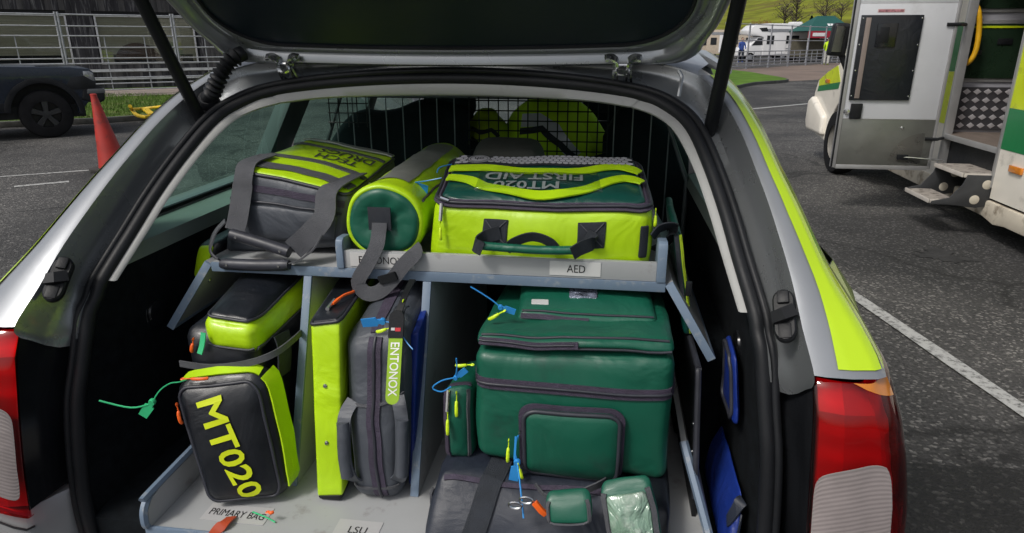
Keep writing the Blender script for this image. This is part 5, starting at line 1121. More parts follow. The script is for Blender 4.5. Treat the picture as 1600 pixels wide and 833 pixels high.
MB().prism([(x, -.80, z) for x, z in ((-.58, 1.115), (-1.02, 1.66), (-1.15, 1.70), (-3.40, 1.72), (-3.46, 1.115))], (0, 1.6, 0)).build('cabin', navy, t, .05, 3)
glz = mat('dark_car_glass', (.01, .012, .014), .06, 0, .2, 3, coat=.5)
for y in (-.803, .803):
    for q in (((-.85, 1.16), (-1.14, 1.58), (-1.75, 1.60), (-1.75, 1.16)), ((-1.85, 1.16), (-1.85, 1.60), (-2.65, 1.60), (-2.65, 1.16)), ((-2.75, 1.16), (-2.75, 1.6), (-3.3, 1.6), (-3.3, 1.16))):
        MB().prism([(x, y, z) for x, z in q], (0, .006*(1 if y > 0 else -1), 0)).build('side_window', glz, t)
for s in (-1, 1):
    for cx in (0, -2.72):
        ring = arch(cx, .45, 178, -6, 20); rout = arch(cx, .535, 178, -6, 20); P = [V((x, s*.862, z)) for x, z in ring]+[V((x, s*.862, z)) for x, z in reversed(rout)]
        MB().prism(P, (0, s*.028, 0)).build('arch_trim', clad, t, .008)
        ty = MB().lathe([(.20, -.12), (.30, -.125), (.35, -.11), (.368, -.08), (.372, 0), (.368, .08), (.35, .11), (.30, .125), (.20, .12)], (cx, s*.76, .372), (0, s, 0), 40).build('tyre', tyre_m, t)
        MB().lathe([(.235, .10), (.228, .112), (.205, .09), (.20, .02), (0, .015)], (cx, s*.76, .372), (0, s, 0), 32).build('rim', mat('black_rim', (.012, .012, .013), .4, .4), ty)
        k = MB()
        for i in range(5):
            a = 2*math.pi*i/5+.3; d1 = V((math.cos(a), 0, math.sin(a))); d2 = V((-math.sin(a), 0, math.cos(a))); o_ = V((cx, s*(.76+.095), .372))
            k.hexa([o_+d1*.05-d2*.035, o_+d1*.05+d2*.035, o_+d1*.215+d2*.05, o_+d1*.215-d2*.05]+[p+V((0, s*.018, 0)) for p in (o_+d1*.05-d2*.03, o_+d1*.05+d2*.03, o_+d1*.21+d2*.042, o_+d1*.21-d2*.042)])
        k.lathe([(.065, .09), (.06, .115), (0, .118)], (cx, s*.76, .372), (0, s, 0), 16); k.build('spokes', mat('dark_alloy', (.05, .052, .056), .35, .7), ty)
    MB().prism([(x, s*.862, z) for x, z in ((-2.2, .44), (-.5, .44), (-.5, .56), (-2.2, .56))], (0, s*.02, 0)).build('sill', clad, t, .006)
    MB().prism([(x, s*.66, z) for x, z in ((.60, .86), (.752, .86), (.742, .985), (.69, 1.02), (.60, 1.02))], (0, s*.205, 0)).build('headlamp', mat('headlamp_glass', (.25, .26, .27), .12, .3, .4, 14, coat=1), t, .015)
    MB().prism([(x, s*.864, z) for x, z in ((.30, .74), (.73, .74), (.755, .84), (.60, .95), (.42, .93))], (0, s*.008, 0)).build('wing_vent', plastic, t, .004)
MB().prism([(x, -.87, z) for x, z in ((.50, .56), (.74, .50), (.845, .55), (.86, .74), (.78, .80), (.56, .80))], (0, 1.74, 0)).build('front_bumper', clad, t, .04, 3)
MB().prism([(x, -.874, z) for x, z in ((.60, .665), (.863, .665), (.863, .74), (.62, .74))], (0, 1.748, 0)).build('bumper_insert', mat('grey_skid', (.12, .125, .13), .5, .3), t, .01)
MB().box((-3.4, -.7, .3), (.55, .7, .5)).build('chassis', plastic, t); MB().box((-.5, -.6, .3), (.5, .6, 1.0)).build('arch_liner', plastic, t); MB().box((-3.25, -.6, .3), (-2.2, .6, 1.0)).build('arch_liner', plastic, t)
MB().prism([(x, -1.0, z) for x, z in ((-.72, 1.16), (-.80, 1.34), (-.92, 1.34), (-.90, 1.16))], (0, .17, 0)).build('door_mirror', clad, t, .03)
MB().box((.0, -.62, 1.10), (.5, -.30, 1.105)).build('bonnet_vent', clad, t)
# ================================================================== AMBULANCE
amb = thing('ambulance', 'white ambulance with green and lime squares and its side door open', 'ambulance', (4.35, 5.5, 0), world=True)
cream = mat('ambulance_white', (.72, .68, .60), .35, 0, .05, 3, coat=.3, c2=(.50, .47, .41), c2scale=4, c2amt=.10)
dirty = mat('dirty_white', (.52, .47, .38), .6, 0, .15, 4, c2=(.22, .18, .13), c2scale=6, c2amt=.3)
fgreen = mat('green_film', (.004, .17, .05), .35, 0, .06, 5, coat=.4); flime = mat('lime_film_dirty', (.52, .62, .01), .4, 0, .08, 5, coat=.3, c2=(.36, .40, .03), c2scale=9, c2amt=.2)
alu = mat('grey_door_panel', (.56, .575, .60), .45, .15, .06, 2, c2=(.50, .51, .53), c2scale=2, c2amt=.10); kick = mat('stainless_kickplate', (.24, .245, .225), .42, .8, .15, 4, c2=(.19, .19, .175), c2scale=5, c2amt=.15)
edge_a = mat('aluminium_edge', (.42, .42, .42), .4, .6, .1, 6)
XF = 3.30
def amb_box(name, a, b, m, bv=0, parent=None): return MB().box(a, b).build(name, m, parent or amb, bv)
amb_box('rear_flank', (XF, 2.0, .32), (XF+.05, 4.585, 2.7), cream); amb_box('front_flank', (XF, 5.50, .32), (XF+.05, 6.45, 2.7), cream); amb_box('header', (XF, 4.585, 2.35), (XF+.05, 5.50, 2.7), cream)
amb_box('roof', (XF, 2.0, 2.7), (5.45, 6.6, 2.78), cream, .03); amb_box('far_side', (5.40, 2.0, .32), (5.45, 6.45, 2.7), cream); amb_box('rear_end', (XF+.05, 2.0, .32), (5.40, 2.05, 2.7), cream)
inner = mat('interior_grey', (.30, .30, .33), .6, 0, .08, 4)
bulk = amb_box('bulkhead', (XF+.05, 5.66, .40), (5.40, 5.70, 2.7), inner); fl = amb_box('interior_floor', (XF+.02, 2.05, .66), (5.40, 5.66, .695), mat('vinyl_floor', (.15, .12, .10), .5, 0, .2, 9), 0)
amb_box('floor_edge', (XF-.005, 4.60, .655), (XF+.018, 5.49, .70), edge_a, .004); amb_box('step_well', (XF+.06, 4.5, .30), (XF+.10, 5.66, .655), plastic)
for z0, z1, y0, y1, m_ in ((1.0, 1.46, 4.0, 4.583, flime), (.70, .998, 4.0, 4.583, fgreen), (1.0, 1.46, 3.4, 3.998, fgreen), (.70, .998, 3.4, 3.998, flime), (1.22, 1.62, 5.53, 6.0, fgreen), (.78, 1.218, 5.53, 6.0, flime), (1.22, 1.62, 6.002, 6.44, flime), (.78, 1.218, 6.002, 6.44, fgreen)):
    amb_box('livery_square', (XF-.003, y0, z0), (XF-.0005, y1, z1), m_)
for y in (4.585, 5.475): amb_box('door_jamb', (XF-.012, y, .40), (XF+.06, y+.03, 2.35), edge_a, .004)
amb_box('side_marker', (XF-.02, 4.24, .56), (XF-.001, 4.40, .61), amber_lens, .006)
MB().prism([(XF-.015, 2.0, .30), (XF-.015, 4.62, .30), (XF-.015, 6.6, .34), (XF-.015, 6.6, .19), (XF-.015, 4.62, .17), (XF-.015, 4.45, .14), (XF-.015, 4.30, .16), (XF-.015, 2.0, .17)], (.06, 0, 0)).build('skirt', dirty, amb, .02)
# bulkhead fittings
cb_ = amb_box('cupboard_frame', (3.375, 5.645, 1.13), (4.05, 5.6595, 1.64), edge_a, .006); amb_box('cupboard_door', (3.41, 5.635, 1.16), (4.02, 5.6445, 1.61), mat('dark_green_panel', (.012, .026, .014), .3, 0, .2, 3, coat=.3), .004, cb_)
amb_box('cupboard_latch', (3.47, 5.625, 1.355), (3.53, 5.6345, 1.395), chrome, .006, cb_); amb_box('cupboard_handle', (3.64, 5.625, 1.44), (3.76, 5.6345, 1.49), plastic, .006, cb_); amb_box('yellow_trim', (3.43, 5.628, 1.575), (3.98, 5.6345, 1.592), flime, 0, cb_)
cb_ = amb_box('locker_frame', (3.375, 5.645, 1.70), (4.05, 5.6595, 2.2), edge_a, .006); amb_box('locker_door', (3.41, 5.635, 1.73), (4.02, 5.6445, 2.17), MATS['dark_green_panel'], .004, cb_)
tp = amb_box('tread_plate', (3.36, 5.645, .715), (4.2, 5.6595, 1.085), mat('dark_tread_plate', (.07, .068, .075), .5, .5, .1, 8)); td = mat('tread_lozenge', (.50, .48, .50), .35, .4, .15, 20)
for i in range(9):
    for j in range(5):
        x = 3.40+i*.085; z = .755+j*.073
        MB().prism([(x-.034, 5.6448, z), (x, 5.6448, z-.026), (x+.034, 5.6448, z), (x, 5.6448, z+.026)], (0, -.006, 0)).build('tread_lozenge', td, tp, .003)
yr = mat('yellow_rail', (.62, .34, .01), .4, 0, .1, 9)
rl = MB().tube(spline([atY(1512, 8, 5.60), atY(1522, 6, 5.54), atY(1529, 18, 5.50), atY(1530, 45, 5.50), atY(1525, 78, 5.50), atY(1515, 96, 5.52), atY(1502, 102, 5.60)], 6), .022, 10).build('grab_rail', yr, amb)
# the open side door, square to the flank
DX0, DX1, DY = 2.372, 3.185, 5.40
dr = amb_box('side_door', (DX0, DY, .40), (DX1, DY+.045, 2.45), cream, .006); dr['label'] = 'open side door showing its grey inner panel and black pocket'
amb_box('inner_panel', (DX0+.03, DY-.006, .825), (DX1-.02, DY-.0005, 1.765), alu, .002, dr); amb_box('kick_plate', (DX0+.03, DY-.008, .425), (DX1-.02, DY-.0005, .822), kick, .002, dr)
amb_box('door_window', (2.62, DY-.012, 1.80), (3.05, DY-.0005, 2.30), glz, .02, dr); amb_box('upper_panel', (DX0+.03, DY-.006, 1.767), (DX1-.02, DY-.0005, 2.43), alu, .002, dr)
for x0, x1 in ((DX0-.006, DX0+.028), (DX1-.018, DX1+.006)): amb_box('door_edge', (x0, DY-.014, .395), (x1, DY+.05, 2.45), edge_a, .004, dr)
amb_box('door_edge', (DX0+.029, DY-.014, .385), (DX1-.019, DY+.05, .422), edge_a, .004, dr)
MB().tube([(DX0-.008, DY-.012, .40), (DX0-.008, DY-.012, 2.45)], .008, 8).build('door_seal', rubber, dr)
pkt = MB().prism([(2.425, DY-.007, 1.675), (2.912, DY-.007, 1.675), (2.912, DY-.007, .985), (2.425, DY-.007, .985)], (0, -.02, 0)).build('door_pocket', black_pvc, dr, .004)
amb_box('pocket_bar', (2.462, DY-.034, 1.00), (2.502, DY-.0275, 1.655), mat('taupe_strip', (.22, .18, .16), .5), .002, pkt); amb_box('pocket_recess', (2.56, DY-.038, 1.42), (2.72, DY-.0275, 1.61), plastic_g, .006, pkt); amb_box('pocket_slot', (2.585, DY-.041, 1.455), (2.655, DY-.0385, 1.58), rubber, .004, pkt)
for i in range(4):
    for x in (2.437, 2.90): MB().lathe([(0, .004), (.006, .003), (.008, 0)], (x, DY-.027, 1.02+i*.21), (0, -1, 0), 8).build('rivet', chrome, pkt)
amb_box('door_latch', (2.45, DY-.03, .825), (2.545, DY-.0065, .955), plastic, .006, dr); MB().lathe([(0, .02), (.02, .018), (.024, 0)], (2.425, DY-.01, .885), (0, -1, 0), 12).build('latch_knob', chrome, dr)
lb = amb_box('warning_label', (2.55, DY-.0075, 1.695), (2.76, DY-.0062, 1.722), mat('pale_pink_label', (.50, .33, .33), .5), 0, dr)
amb_box('print_band', (2.558, DY-.0085, 1.699), (2.752, DY-.0078, 1.717), mat('faded_red_print', (.32, .14, .16), .6, 0, .5, 60), 0, lb)
MB().lathe([(0, .008), (.012, .006), (.016, 0)], (2.905, DY-.008, .75), (0, -1, 0), 12).build('door_buffer', chrome, dr)
# wiped arc on the kick plate
k = MB(); n_ = 24; vs = []
for r_ in (0.0, .27):
    for i in range(n_+1): a = R(90+85*i/n_); vs.append((3.10+max(r_, .001)*math.cos(a), DY-.0095, .44+max(r_, .001)*math.sin(a)))
k.add(vs, [(i, i+1, n_+2+i, n_+1+i) for i in range(n_)]); k.build('wiped_arc', mat('wiped_steel', (.22, .22, .205), .3, .85, .1, 6), dr)
MB().tube([(2.93, DY-.02, .50), (3.02, DY-.03, .498), (3.26, 5.33, .485)], .008, 8).build('door_stay', chrome, dr); amb_box('stay_bracket', (2.90, DY-.03, .478), (2.99, DY-.0095, .522), plastic, .006, dr)
for z in (.66, 1.60, 2.2): MB().tube([(DX1-.08, DY-.012, z), (DX1+.02, DY-.018, z), (XF-.01, 5.478, z)], .014, 8).build('hinge', plastic, dr)
# fold-out step
stm = mat('dull_step_steel', (.045, .047, .05), .5, .3, .15, 8); stp = amb_box('entry_step', (3.10, 4.62, .475), (3.38, 5.10, .495), stm, .006); tm = mat('perforated_tread', (.42, .38, .34), .55, .4, .2, 20, bump=1.0, bscale=90, c2=(.10, .085, .07), c2scale=18, c2amt=.35)
amb_box('tread', (3.11, 4.63, .4955), (3.37, 5.09, .500), tm, 0, stp); lo = amb_box('lower_step', (2.90, 4.64, .265), (3.10, 5.08, .282), stm, .006, stp); amb_box('tread', (2.91, 4.65, .2825), (3.09, 5.07, .287), tm, 0, stp)
te = mat('step_edge', (.55, .51, .46), .5, .2, .1, 9)
amb_box('tread_edge', (3.088, 4.62, .470), (3.0985, 5.10, .502), te, .002, stp); amb_box('tread_edge', (2.888, 4.64, .258), (2.8985, 5.08, .290), te, .002, stp); amb_box('tread_edge', (3.10, 4.610, .470), (3.38, 4.6185, .502), te, .002, stp); amb_box('tread_edge', (2.90, 4.628, .258), (3.06, 4.6385, .290), te, .002, stp)
for y in (4.595, 5.105):
    pr = [(3.06, .235), (3.22, .215), (3.34, .24), (3.40, .44), (3.39, .47), (3.12, .472), (3.10, .40), (3.02, .29), (2.90, .262), (2.89, .238)]
    q = MB().prism([(x, y, z+.02) for x, z in pr], (0, .014, 0)).build('step_side', stm, stp, .003)
    for x, z in ((3.27, .40), (3.20, .28)): MB().lathe([(0, .001), (.032, .001), (.036, -.001)], (x, y-.001, z+.02), (0, -1, 0), 18).build('step_hole', mat('hole_cream', (.46, .42, .34), .8), q)
# cab
CY = [(6.45, .35), (7.0, .35)]+[(7.37+.46*math.cos(R(190-200*i/12)), .37+.46*math.sin(R(190-200*i/12))) for i in range(13)]+[(8.30, .33), (8.52, .38), (8.58, .52), (8.58, .84), (8.48, 1.0), (8.1, 1.13), (7.75, 1.22), (7.1, 1.95), (6.9, 2.05), (6.45, 2.08)]
MB().prism([(3.04, y, z) for y, z in CY], (2.2, 0, 0)).build('cab', cream, amb, .06, 3)
MB().prism([(3.30, y, z) for y, z in ((6.45, 2.0), (7.4, 2.0), (7.5, 2.2), (6.9, 2.72), (6.45, 2.75))], (2.1, 0, 0)).build('luton', cream, amb, .08, 3)
MB().prism([(3.036, y, z) for y, z in ((7.62, 1.02), (8.42, .93), (8.44, 1.0), (8.1, 1.12), (7.78, 1.20))], (.003, 0, 0)).build('livery_square', flime, amb); MB().prism([(3.036, y, z) for y, z in ((7.66, .94), (8.46, .86), (8.43, .928), (7.63, 1.015))], (.003, 0, 0)).build('livery_square', fgreen, amb)
amb_box('side_repeater', (3.025, 8.0, .985), (3.035, 8.16, 1.03), amber_lens, .004); amb_box('cab_window', (3.032, 6.6, 1.28), (3.039, 7.3, 1.85), glz, .002)
MB().prism([(2.98, y, z) for y, z in ((7.92, .36), (8.58, .36), (8.66, .46), (8.64, .74), (8.5, .80), (7.95, .60))], (2.3, 0, 0)).build('cab_bumper', cream, amb, .05, 3); MB().box((3.13, 6.9, .3), (3.2, 7.9, .85)).build('arch_liner', plastic, amb)
for wy, sx in ((7.37, 2.97), (3.25, 3.36)):
    for x_, s in ((sx, -1), (5.28, 1)):
        ty = MB().lathe([(.19, -.11), (.30, -.11), (.345, -.09), (.36, -.04), (.36, .06), (.345, .10), (.30, .11), (.19, .11)], (x_+.11*(1 if s < 0 else -1)*1, wy, .36), (s, 0, 0), 36).build('tyre', tyre_m, amb)
        MB().lathe([(.20, .10), (.19, .085), (.10, .05), (.07, .09), (0, .09)], (x_+.11*(1 if s < 0 else -1), wy, .36), (s, 0, 0), 28).build('rim', mat('dusty_steel_wheel', (.20, .19, .17), .6, .3, .2, 9), ty)
q = atY(1311, 62, 6.9); MB().prism([(q.x-.10, 6.86, q.z-.16), (q.x+.08, 6.86, q.z-.17), (q.x+.10, 6.86, q.z+.16), (q.x-.07, 6.86, q.z+.17)], (0, .12, 0)).build('door_mirror', plastic, amb, .04, 3, label='black door mirror of the ambulance cab')
MB().prism([(q.x-.075, 6.853, q.z-.12), (q.x+.02, 6.853, q.z-.125), (q.x+.04, 6.853, q.z+.13), (q.x-.05, 6.853, q.z+.135)], (0, .004, 0)).build('mirror_glass', mat('mirror_glass', (.5, .5, .5), .05, 1.), amb)
MB().tube([(q.x+.05, 6.92, q.z-.14), (q.x+.12, 6.92, q.z-.30), (3.30, 6.95, q.z-.28)], .035, 8).build('mirror_arm', plastic, amb)
# ================================================================== RIGHT BACKGROUND
gp = [atZ(1100, 110, 0), atZ(1158, 114, 0), atZ(1195, 120, 0), atZ(1232, 128, 0), atZ(1180, 133, 0), atZ(1110, 141, 0)]
mkp = [V((p.x, p.y, 0)) for p in spline(gp, 4, True)]
MB().prism(mkp, (0, 0, .10)).build('grass_island_kerb', kerb_m); tag(bpy.data.objects['grass_island_kerb'], 'low kerbed edge of the grass island beside the estate car', kind='structure')
cc = sum(mkp, V())/len(mkp); isl = [V((cc.x+(p.x-cc.x)*.97, cc.y+(p.y-cc.y)*.97, .104)) for p in mkp]
tag(mk('grass_island', isl, [list(range(len(isl)))], mat('bright_grass', (.075, .15, .012), .9, 0, .35, 1.5, bump=1, bscale=12, spec=.2)), 'bright green grass island beyond the estate car roof', kind='structure')
dv = [atZ(1090, 112, 0), atZ(1400, 93, 0), atZ(1420, 118, 0), atZ(1330, 122, 0), atZ(1235, 127, 0), atZ(1090, 135, 0)]
dirt_m = mat('brown_dirt', (.17, .125, .10), .95, 0, .25, .35, bump=.6, bscale=9, c2=(.11, .09, .075), c2scale=.5, c2amt=.3)
tag(mk('dirt_track', [V((p.x, p.y, .003)) for p in dv], [list(range(len(dv)))], dirt_m), 'brown stony track in front of the far fence', kind='structure')
fp0, fp1 = atZ(1128, 110, 0), atZ(1330, 98, 0); fd = (fp1-fp0); n_ = 7; fa = math.atan2(fd.y, fd.x); ll = fd.length/n_
fl_ = ['far fence panel just right of the gas strut', 'far fence panel before the motorhome cab', 'far fence panel before the motorhome side window', 'far fence panel before the motorhome rear', 'far fence panel before the green and red gazebo', 'far fence panel beside the person in lime', 'far fence panel next to the ambulance mirror']
for i in range(n_): fence_panel(fl_[i], 'steel fence panels in the distance', fp0+fd*(i/n_), fa, ll*.985, (.15, .34, .52, .72, .95, 1.55, 2.42), r=.032, uprights=(.3, .62), utop=.95)
# motorhomes
mh_w = mat('motorhome_white', (.72, .72, .73), .35, 0, .04, 1, coat=.3); mh_d = mat('motorhome_window', (.02, .022, .026), .1, 0, .2, 3); mh_g = mat('motorhome_grey', (.22, .23, .25), .5)
def motorhome(label, loc, rz, sc=1., luton=True, skin=None):
    t = thing('motorhome', label, 'motorhome', loc, rz, 'motorhomes beyond the far fence'); skin = skin or mh_w; K = lambda P: [(x*sc, z*sc) for x, z in P]; wd = 2.2*sc
    body = [(-3.2, .45), (-3.2, 2.75), (-3.0, 2.85), (1.3, 2.85), (2.35, 2.72), (2.75, 2.35), (2.72, 2.05), (1.75, 1.88), (1.55, 1.8), (1.5, .45)] if luton else [(-3.2, .45), (-3.2, 2.55), (-3.0, 2.65), (.9, 2.65), (1.6, 2.3), (1.7, .45)]
    MB().prism([(x, -wd/2, z) for x, z in K(body)], (0, wd, 0)).build('body', skin, t, .06*sc, 2)
    cab = [(1.45, .42), (1.5, 1.85), (1.95, 1.85), (2.55, 1.2), (3.2, 1.02), (3.3, .8), (3.3, .42)]
    MB().prism([(x, -wd*.43, z) for x, z in K(cab)], (0, wd*.86, 0)).build('cab', skin, t, .05*sc, 2)
    for q in (((1.55, 1.25), (1.6, 1.75), (1.95, 1.75), (2.4, 1.22)),): MB().prism([(x, -wd*.43-.02, z) for x, z in K(q)], (0, .018, 0)).build('cab_window', mh_d, t); MB().prism([(x, wd*.43+.002, z) for x, z in K(q)], (0, .018, 0)).build('cab_window', mh_d, t)
    for x0, x1, z0, z1 in ((-2.8, -1.9, 1.35, 1.95), (-1.2, -.2, 1.35, 1.95), (.75, 1.3, 1.3, 1.95)):
        for yy in (-wd/2-.02, wd/2+.002): MB().prism([(x*sc, yy, z*sc) for x, z in ((x0, z0), (x1, z0), (x1, z1), (x0, z1))], (0, .018, 0)).build('side_window', mh_d, t, .0)
    for yy in (-wd/2-.02, wd/2+.002):
        if luton: MB().prism([(x*sc, yy, z*sc) for x, z in ((1.25, 2.25), (1.75, 2.25), (2.0, 2.5), (1.4, 2.55))], (0, .018, 0)).build('side_window', mh_d, t)
        MB().prism([(x*sc, yy+.003, z*sc) for x, z in ((-3.18, .95), (-.25, .95), (-.25, 1.02), (-3.18, 1.02))], (0, .012, 0)).build('side_stripe', mh_g, t)
        MB().prism([(x*sc, yy+.003, z*sc) for x, z in ((-3.18, 2.2), (1.2, 2.2), (1.6, 2.45), (-3.18, 2.42))], (0, .012, 0)).build('side_stripe', mh_g, t)
        MB().box((-.2*sc, yy+.002, .6*sc), (.5*sc, yy+.017, 2.18*sc)).build('door', mh_w, t, .0)
    if luton: MB().box((-1.6*sc, -.4, 2.86*sc), (-.8*sc, .4, 2.98*sc)).build('roof_vent', mh_w, t, .03)
    MB().prism([(1.9*sc, -.7, 2.83*sc), (2.3*sc, -.7, 2.74*sc), (2.3*sc, .5, 2.74*sc), (1.9*sc, .5, 2.83*sc)], (0, 0, .02)).build('roof_light', mh_g, t) if luton else None
    for x in (2.45, -1.7):
        for s in (-1, 1):
            ty = MB().lathe([(0, -.1), (.33, -.1), (.34, .1), (0, .1)], (x*sc, s*wd*.42, .34*sc), (0, s, 0), 20).build('tyre', tyre_m, t); MB().lathe([(.2, .1), (.18, .11), (0, .105)], (x*sc, s*wd*.42, .34*sc), (0, s, 0), 14).build('rim', mh_g, ty)
    return t
P60 = lambda px, y: V((atY(px, 95, y).x, y, 0))
motorhome('white motorhome with an overcab pod behind the far fence', P60(1212, 58), math.pi+R(8))
motorhome('beige-roofed low motorhome at the left end of the far row', P60(1128, 66), R(176), .95, False, mat('beige_skin', (.45, .38, .30), .5))
motorhome('plain white low motorhome behind the gazebo', P60(1290, 72), R(172), 1.0, False)
motorhome('white motorhome farthest back behind the overcab one', P60(1240, 78), R(168), 1.02, False)
motorhome('white motorhome half hidden by the left leg of the gazebo', P60(1258, 65), R(186), .98, False)
motorhome('white low motorhome seen left of the person in blue', P60(1148, 75), R(180), 1.0, False)
van = motorhome('low white motorhome parked far ahead of the estate car', V((1.5, 46, 0)), R(178), 1.0, False)
# gazebo
t = thing('gazebo', 'dark green gazebo with red lettered valance behind the far fence', 'gazebo', P60(1277, 56), R(14)); gz = mat('gazebo_green', (.008, .075, .065), .7, 0, .1, 2); gzr = mat('gazebo_red', (.30, .012, .03), .7, 0, .1, 2)
for sx in (-1, 1):
    for sy in (-1, 1): MB().tube([(sx*1.75, sy*1.4, 0), (sx*1.75, sy*1.4, 2.2)], .035, 6).build('leg', steel, t)
mk('canopy', [(-1.85, -1.5, 2.25), (1.85, -1.5, 2.25), (1.85, 1.5, 2.25), (-1.85, 1.5, 2.25), (-.5, 0, 3.35), (.9, 0, 3.35)], [(0, 1, 5, 4), (1, 2, 5), (2, 3, 4, 5), (3, 0, 4)], gz, t, 20)
vl = MB().box((-1.85, -1.515, 1.75), (1.85, -1.5, 2.25)).build('valance', gzr, t); MB().box((-1.5, -1.53, 1.88), (-.55, -1.516, 2.12)).build('banner_panel', mh_w, vl); 
[MB().box((.1+.22*i, -1.53, 1.90), (.27+.22*i, -1.516, 2.08+.03*(i % 2))).build('banner_panel', mh_w, vl) for i in range(6)]
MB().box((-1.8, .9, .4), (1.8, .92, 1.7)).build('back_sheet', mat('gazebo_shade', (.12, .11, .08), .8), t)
[mk('banner_panel', [(-.1+.25*i, -1.02, 2.62), (.1+.25*i, -1.02, 2.62), (.12+.25*i, -.80, 2.78), (-.08+.25*i, -.80, 2.78)], [(0, 1, 2, 3)], mh_w, t) for i in range(5)]
# people: small figures far behind the fence
def person(label, loc, rz, top_m, leg_m):
    t = thing('person', label, 'person', loc, rz, None); sk = mat('skin', (.45, .28, .2), .6)
    me = bpy.data.meshes.new('body'); vs = [(0, 0, .95), (0, 0, 1.2), (0, 0, 1.42), (0, 0, 1.52), (.20, 0, 1.40), (.27, -.05, 1.15), (.22, -.2, .98), (-.20, 0, 1.40), (-.27, -.04, 1.15), (-.24, -.18, .97), (.10, 0, .9), (.12, -.03, .5), (.12, 0, .08), (.12, -.12, .04), (-.10, 0, .9), (-.13, .06, .5), (-.13, .1, .08), (-.13, -.02, .04)]
    es = [(0, 1), (1, 2), (2, 3), (2, 4), (4, 5), (5, 6), (2, 7), (7, 8), (8, 9), (0, 10), (10, 11), (11, 12), (12, 13), (0, 14), (14, 15), (15, 16), (16, 17)]
    me.from_pydata(vs, es, []); o = bpy.data.objects.new('body', me); link(o, t)
    md = o.modifiers.new('s', 'SKIN'); rad = [.16, .15, .17, .06, .075, .06, .045, .075, .06, .045, .10, .075, .05, .05, .10, .075, .05, .05]
    for i, r_ in enumerate(rad): me.skin_vertices[0].data[i].radius = (r_, r_*.8)
    me.skin_vertices[0].data[0].use_root = True; o.modifiers.new('u', 'SUBSURF').levels = 1
    me.materials.append(top_m)
    MB().lathe([(0, -.13), (.06, -.11), (.085, -.02), (.09, .04), (.06, .11), (0, .13)], (0, -.02, 1.66), (0, 0, 1), 14).build('head', sk, t); MB().lathe([(.094, .0), (.095, .06), (.06, .125), (0, .14)], (0, .0, 1.67), (0, 0, 1), 14).build('hair', mat('dark_hair', (.02, .015, .012), .8), t)
    MB().tube([(.11, 0, .92), (.12, -.03, .5), (.12, 0, .1)], [.115, .09, .07], 10).build('trousers', leg_m, t); MB().tube([(-.11, 0, .92), (-.13, .06, .5), (-.13, .1, .1)], [.115, .09, .07], 10).build('trousers', leg_m, t)
    return t
person('person in a lime hi-vis jacket standing behind the far fence', P60(1291, 49), R(150), lime_cloth, mat('pale_trousers', (.4, .4, .38), .8))
person('person in blue clothing left of the overcab motorhome', P60(1157, 54), R(20), mat('blue_jacket', (.03, .07, .28), .8), navy_pvc)
# hill and its trees
hm = mat('hill_pasture', (.15, .165, .018), .95, 0, .4, .25, c2=(.13, .11, .03), c2scale=.12, c2amt=.4, bump=.5, bscale=3., spec=.1)
def hz(x, y):
    r_ = x/max(y, 1); f = interp(r_, [(-.6, .50), (-.05, .55), (.08, .72), (.15, .92), (.19, 1.05), (.26, 1.4), (.36, 1.7), (.6, 1.7)])
    return max(0, y-88)*.105*f*(1-max(0, y-88)/1500)+noise.noise(V((x*.02, y*.02, 0)))*1.2*min(1, max(0, y-88)/60)-.02
rows = [[V((x*y/100., y, hz(x*y/100., y))) for x in [-70+5*i for i in range(31)]] for y in (84, 88, 92, 98, 106, 116, 128, 142, 160, 180, 205, 235, 270, 310, 360, 420)]
tag(grid('hill', rows, hm, None, 80), 'green pasture hillside rising behind the motorhomes', kind='structure')
bark = mat('bark', (.06, .048, .04), .95, 0, .3, 4)
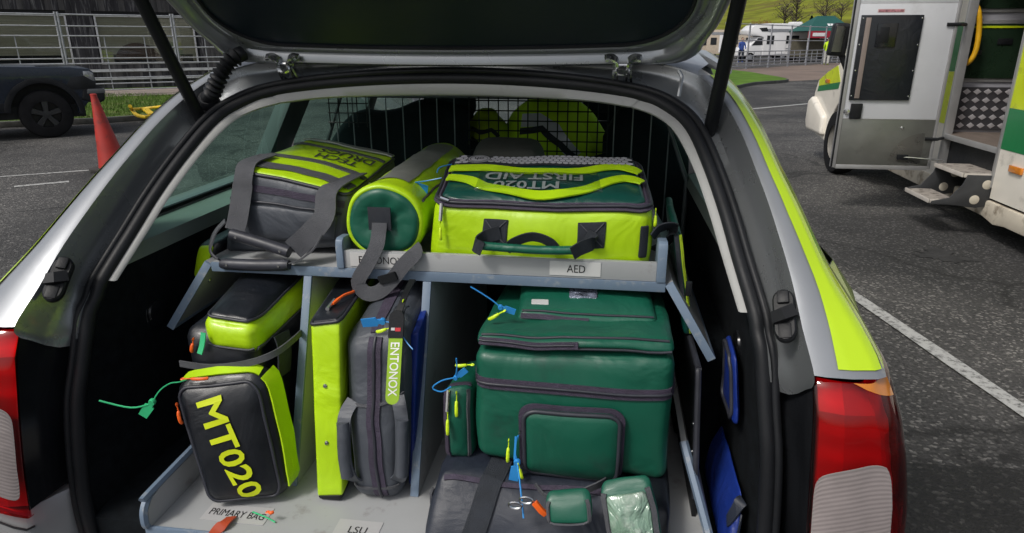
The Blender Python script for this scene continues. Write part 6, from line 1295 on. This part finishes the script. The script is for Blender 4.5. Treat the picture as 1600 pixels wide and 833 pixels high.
def tree(label, loc, h_, rad, leaf_m, nleaf, bare=False, conifer=False, seed=0, group='trees on the hillside'):
    rt = random.Random(seed); t = thing('bare_tree' if bare else ('conifer' if conifer else 'bush'), label, 'tree', loc, rt.random()*6, group); k = MB()
    k.tube([(0, 0, -.3), (.05*h_*.2, 0, h_*.35), (0, .02*h_, h_*.92)], [h_*.028, h_*.02, h_*.004], 6); tips = []
    for i in range(34 if not conifer else 10):
        z0 = h_*(.18+.6*rt.random()); a = rt.random()*6.28; L_ = rad*(.5+.6*rt.random())*(1-.5*z0/h_); e = V((math.cos(a)*L_, math.sin(a)*L_, z0+L_*(.5+.5*rt.random()))); k.tube([(0, 0, z0), tuple(V((0, 0, z0)).lerp(e, .5)+V((0, 0, L_*.05))), tuple(e)], [h_*.012, h_*.008, h_*.003], 4, cap=False); tips.append(e)
        for _ in range(3 if bare else 0): q = V((0, 0, z0)).lerp(e, .4+.5*rt.random()); d_ = V((rt.uniform(-1, 1), rt.uniform(-1, 1), rt.uniform(.2, 1.2)))*L_*.45; k.tube([q, q+d_], [h_*.005, h_*.0018], 3, cap=False); tips.append(q+d_)
    k.build('trunk', bark, t); k = MB()
    for i in range(nleaf):
        if conifer: z0 = h_*(.08+.9*rt.random()); rr_ = rad*(1-z0/h_)*(.4+.7*rt.random()); a = rt.random()*6.28; p = V((rr_*math.cos(a), rr_*math.sin(a), z0-.1*rr_))
        else: p = rt.choice(tips)+V((rt.gauss(0, 1), rt.gauss(0, 1), rt.gauss(0, 1)))*rad*.16
        s_ = h_*(.035 if not bare else .02)*(.6+rt.random()); u_ = V((rt.gauss(0, 1), rt.gauss(0, 1), rt.gauss(0, 1))).normalized(); w_ = u_.orthogonal().normalized(); n0 = len(k.v)
        k.v += [p-u_*s_, p+w_*s_*.6, p+u_*s_, p-w_*s_*.6]; k.f.append((n0, n0+1, n0+2, n0+3))
    k.build('crown', leaf_m, t); return t
lb_ = mat('brown_twigs', (.085, .07, .045), .95, 0, .4, 1); lo_ = mat('rusty_leaves', (.16, .085, .02), .95, 0, .4, 1); lc_ = mat('conifer_green', (.012, .03, .012), .95, 0, .4, 1); lg_ = mat('hedge_green', (.05, .06, .02), .95, 0, .4, 1)
def T(px, y, *a, **k): x = atY(px, 60, y).x; return tree(a[0], (x, y, hz(x, y)-.05), *a[1:], **k)
T(1186, 104, 'rusty brown bush right of the gas strut on the hill', 2.4, 1.6, lo_, 900, seed=1); T(1222, 112, 'leftmost bare brown tree on the hill', 4.6, 2.0, lb_, 160, bare=True, seed=2); T(1240, 108, 'tallest bare brown tree in the middle of the hill', 5.6, 2.2, lb_, 160, bare=True, seed=3); T(1285, 114, 'bare brown tree right of the dark conifer', 4.4, 2.2, lb_, 160, bare=True, seed=4); T(1264, 98, 'dark green conifer behind the gazebo', 3.4, 1.1, lc_, 1400, conifer=True, seed=5)
T(1172, 97, 'low brown scrub at the foot of the hill by the strut', 1.6, 1.8, lg_, 800, seed=6); T(1215, 96, 'low scrub clump at the foot of the hill behind the motorhome', 1.8, 2.2, lb_, 900, seed=7); T(1310, 112, 'bare tree next to the ambulance door edge', 3.6, 1.8, lb_, 160, bare=True, seed=8)
T(1146, 330, 'leftmost tree on the skyline', 11, 6, lc_, 900, seed=9, group='trees on the skyline'); T(1160, 340, 'middle tree on the skyline', 10, 6, lc_, 900, seed=10, group='trees on the skyline'); T(1180, 350, 'right-hand tree on the skyline', 9, 7, lc_, 900, seed=11, group='trees on the skyline')
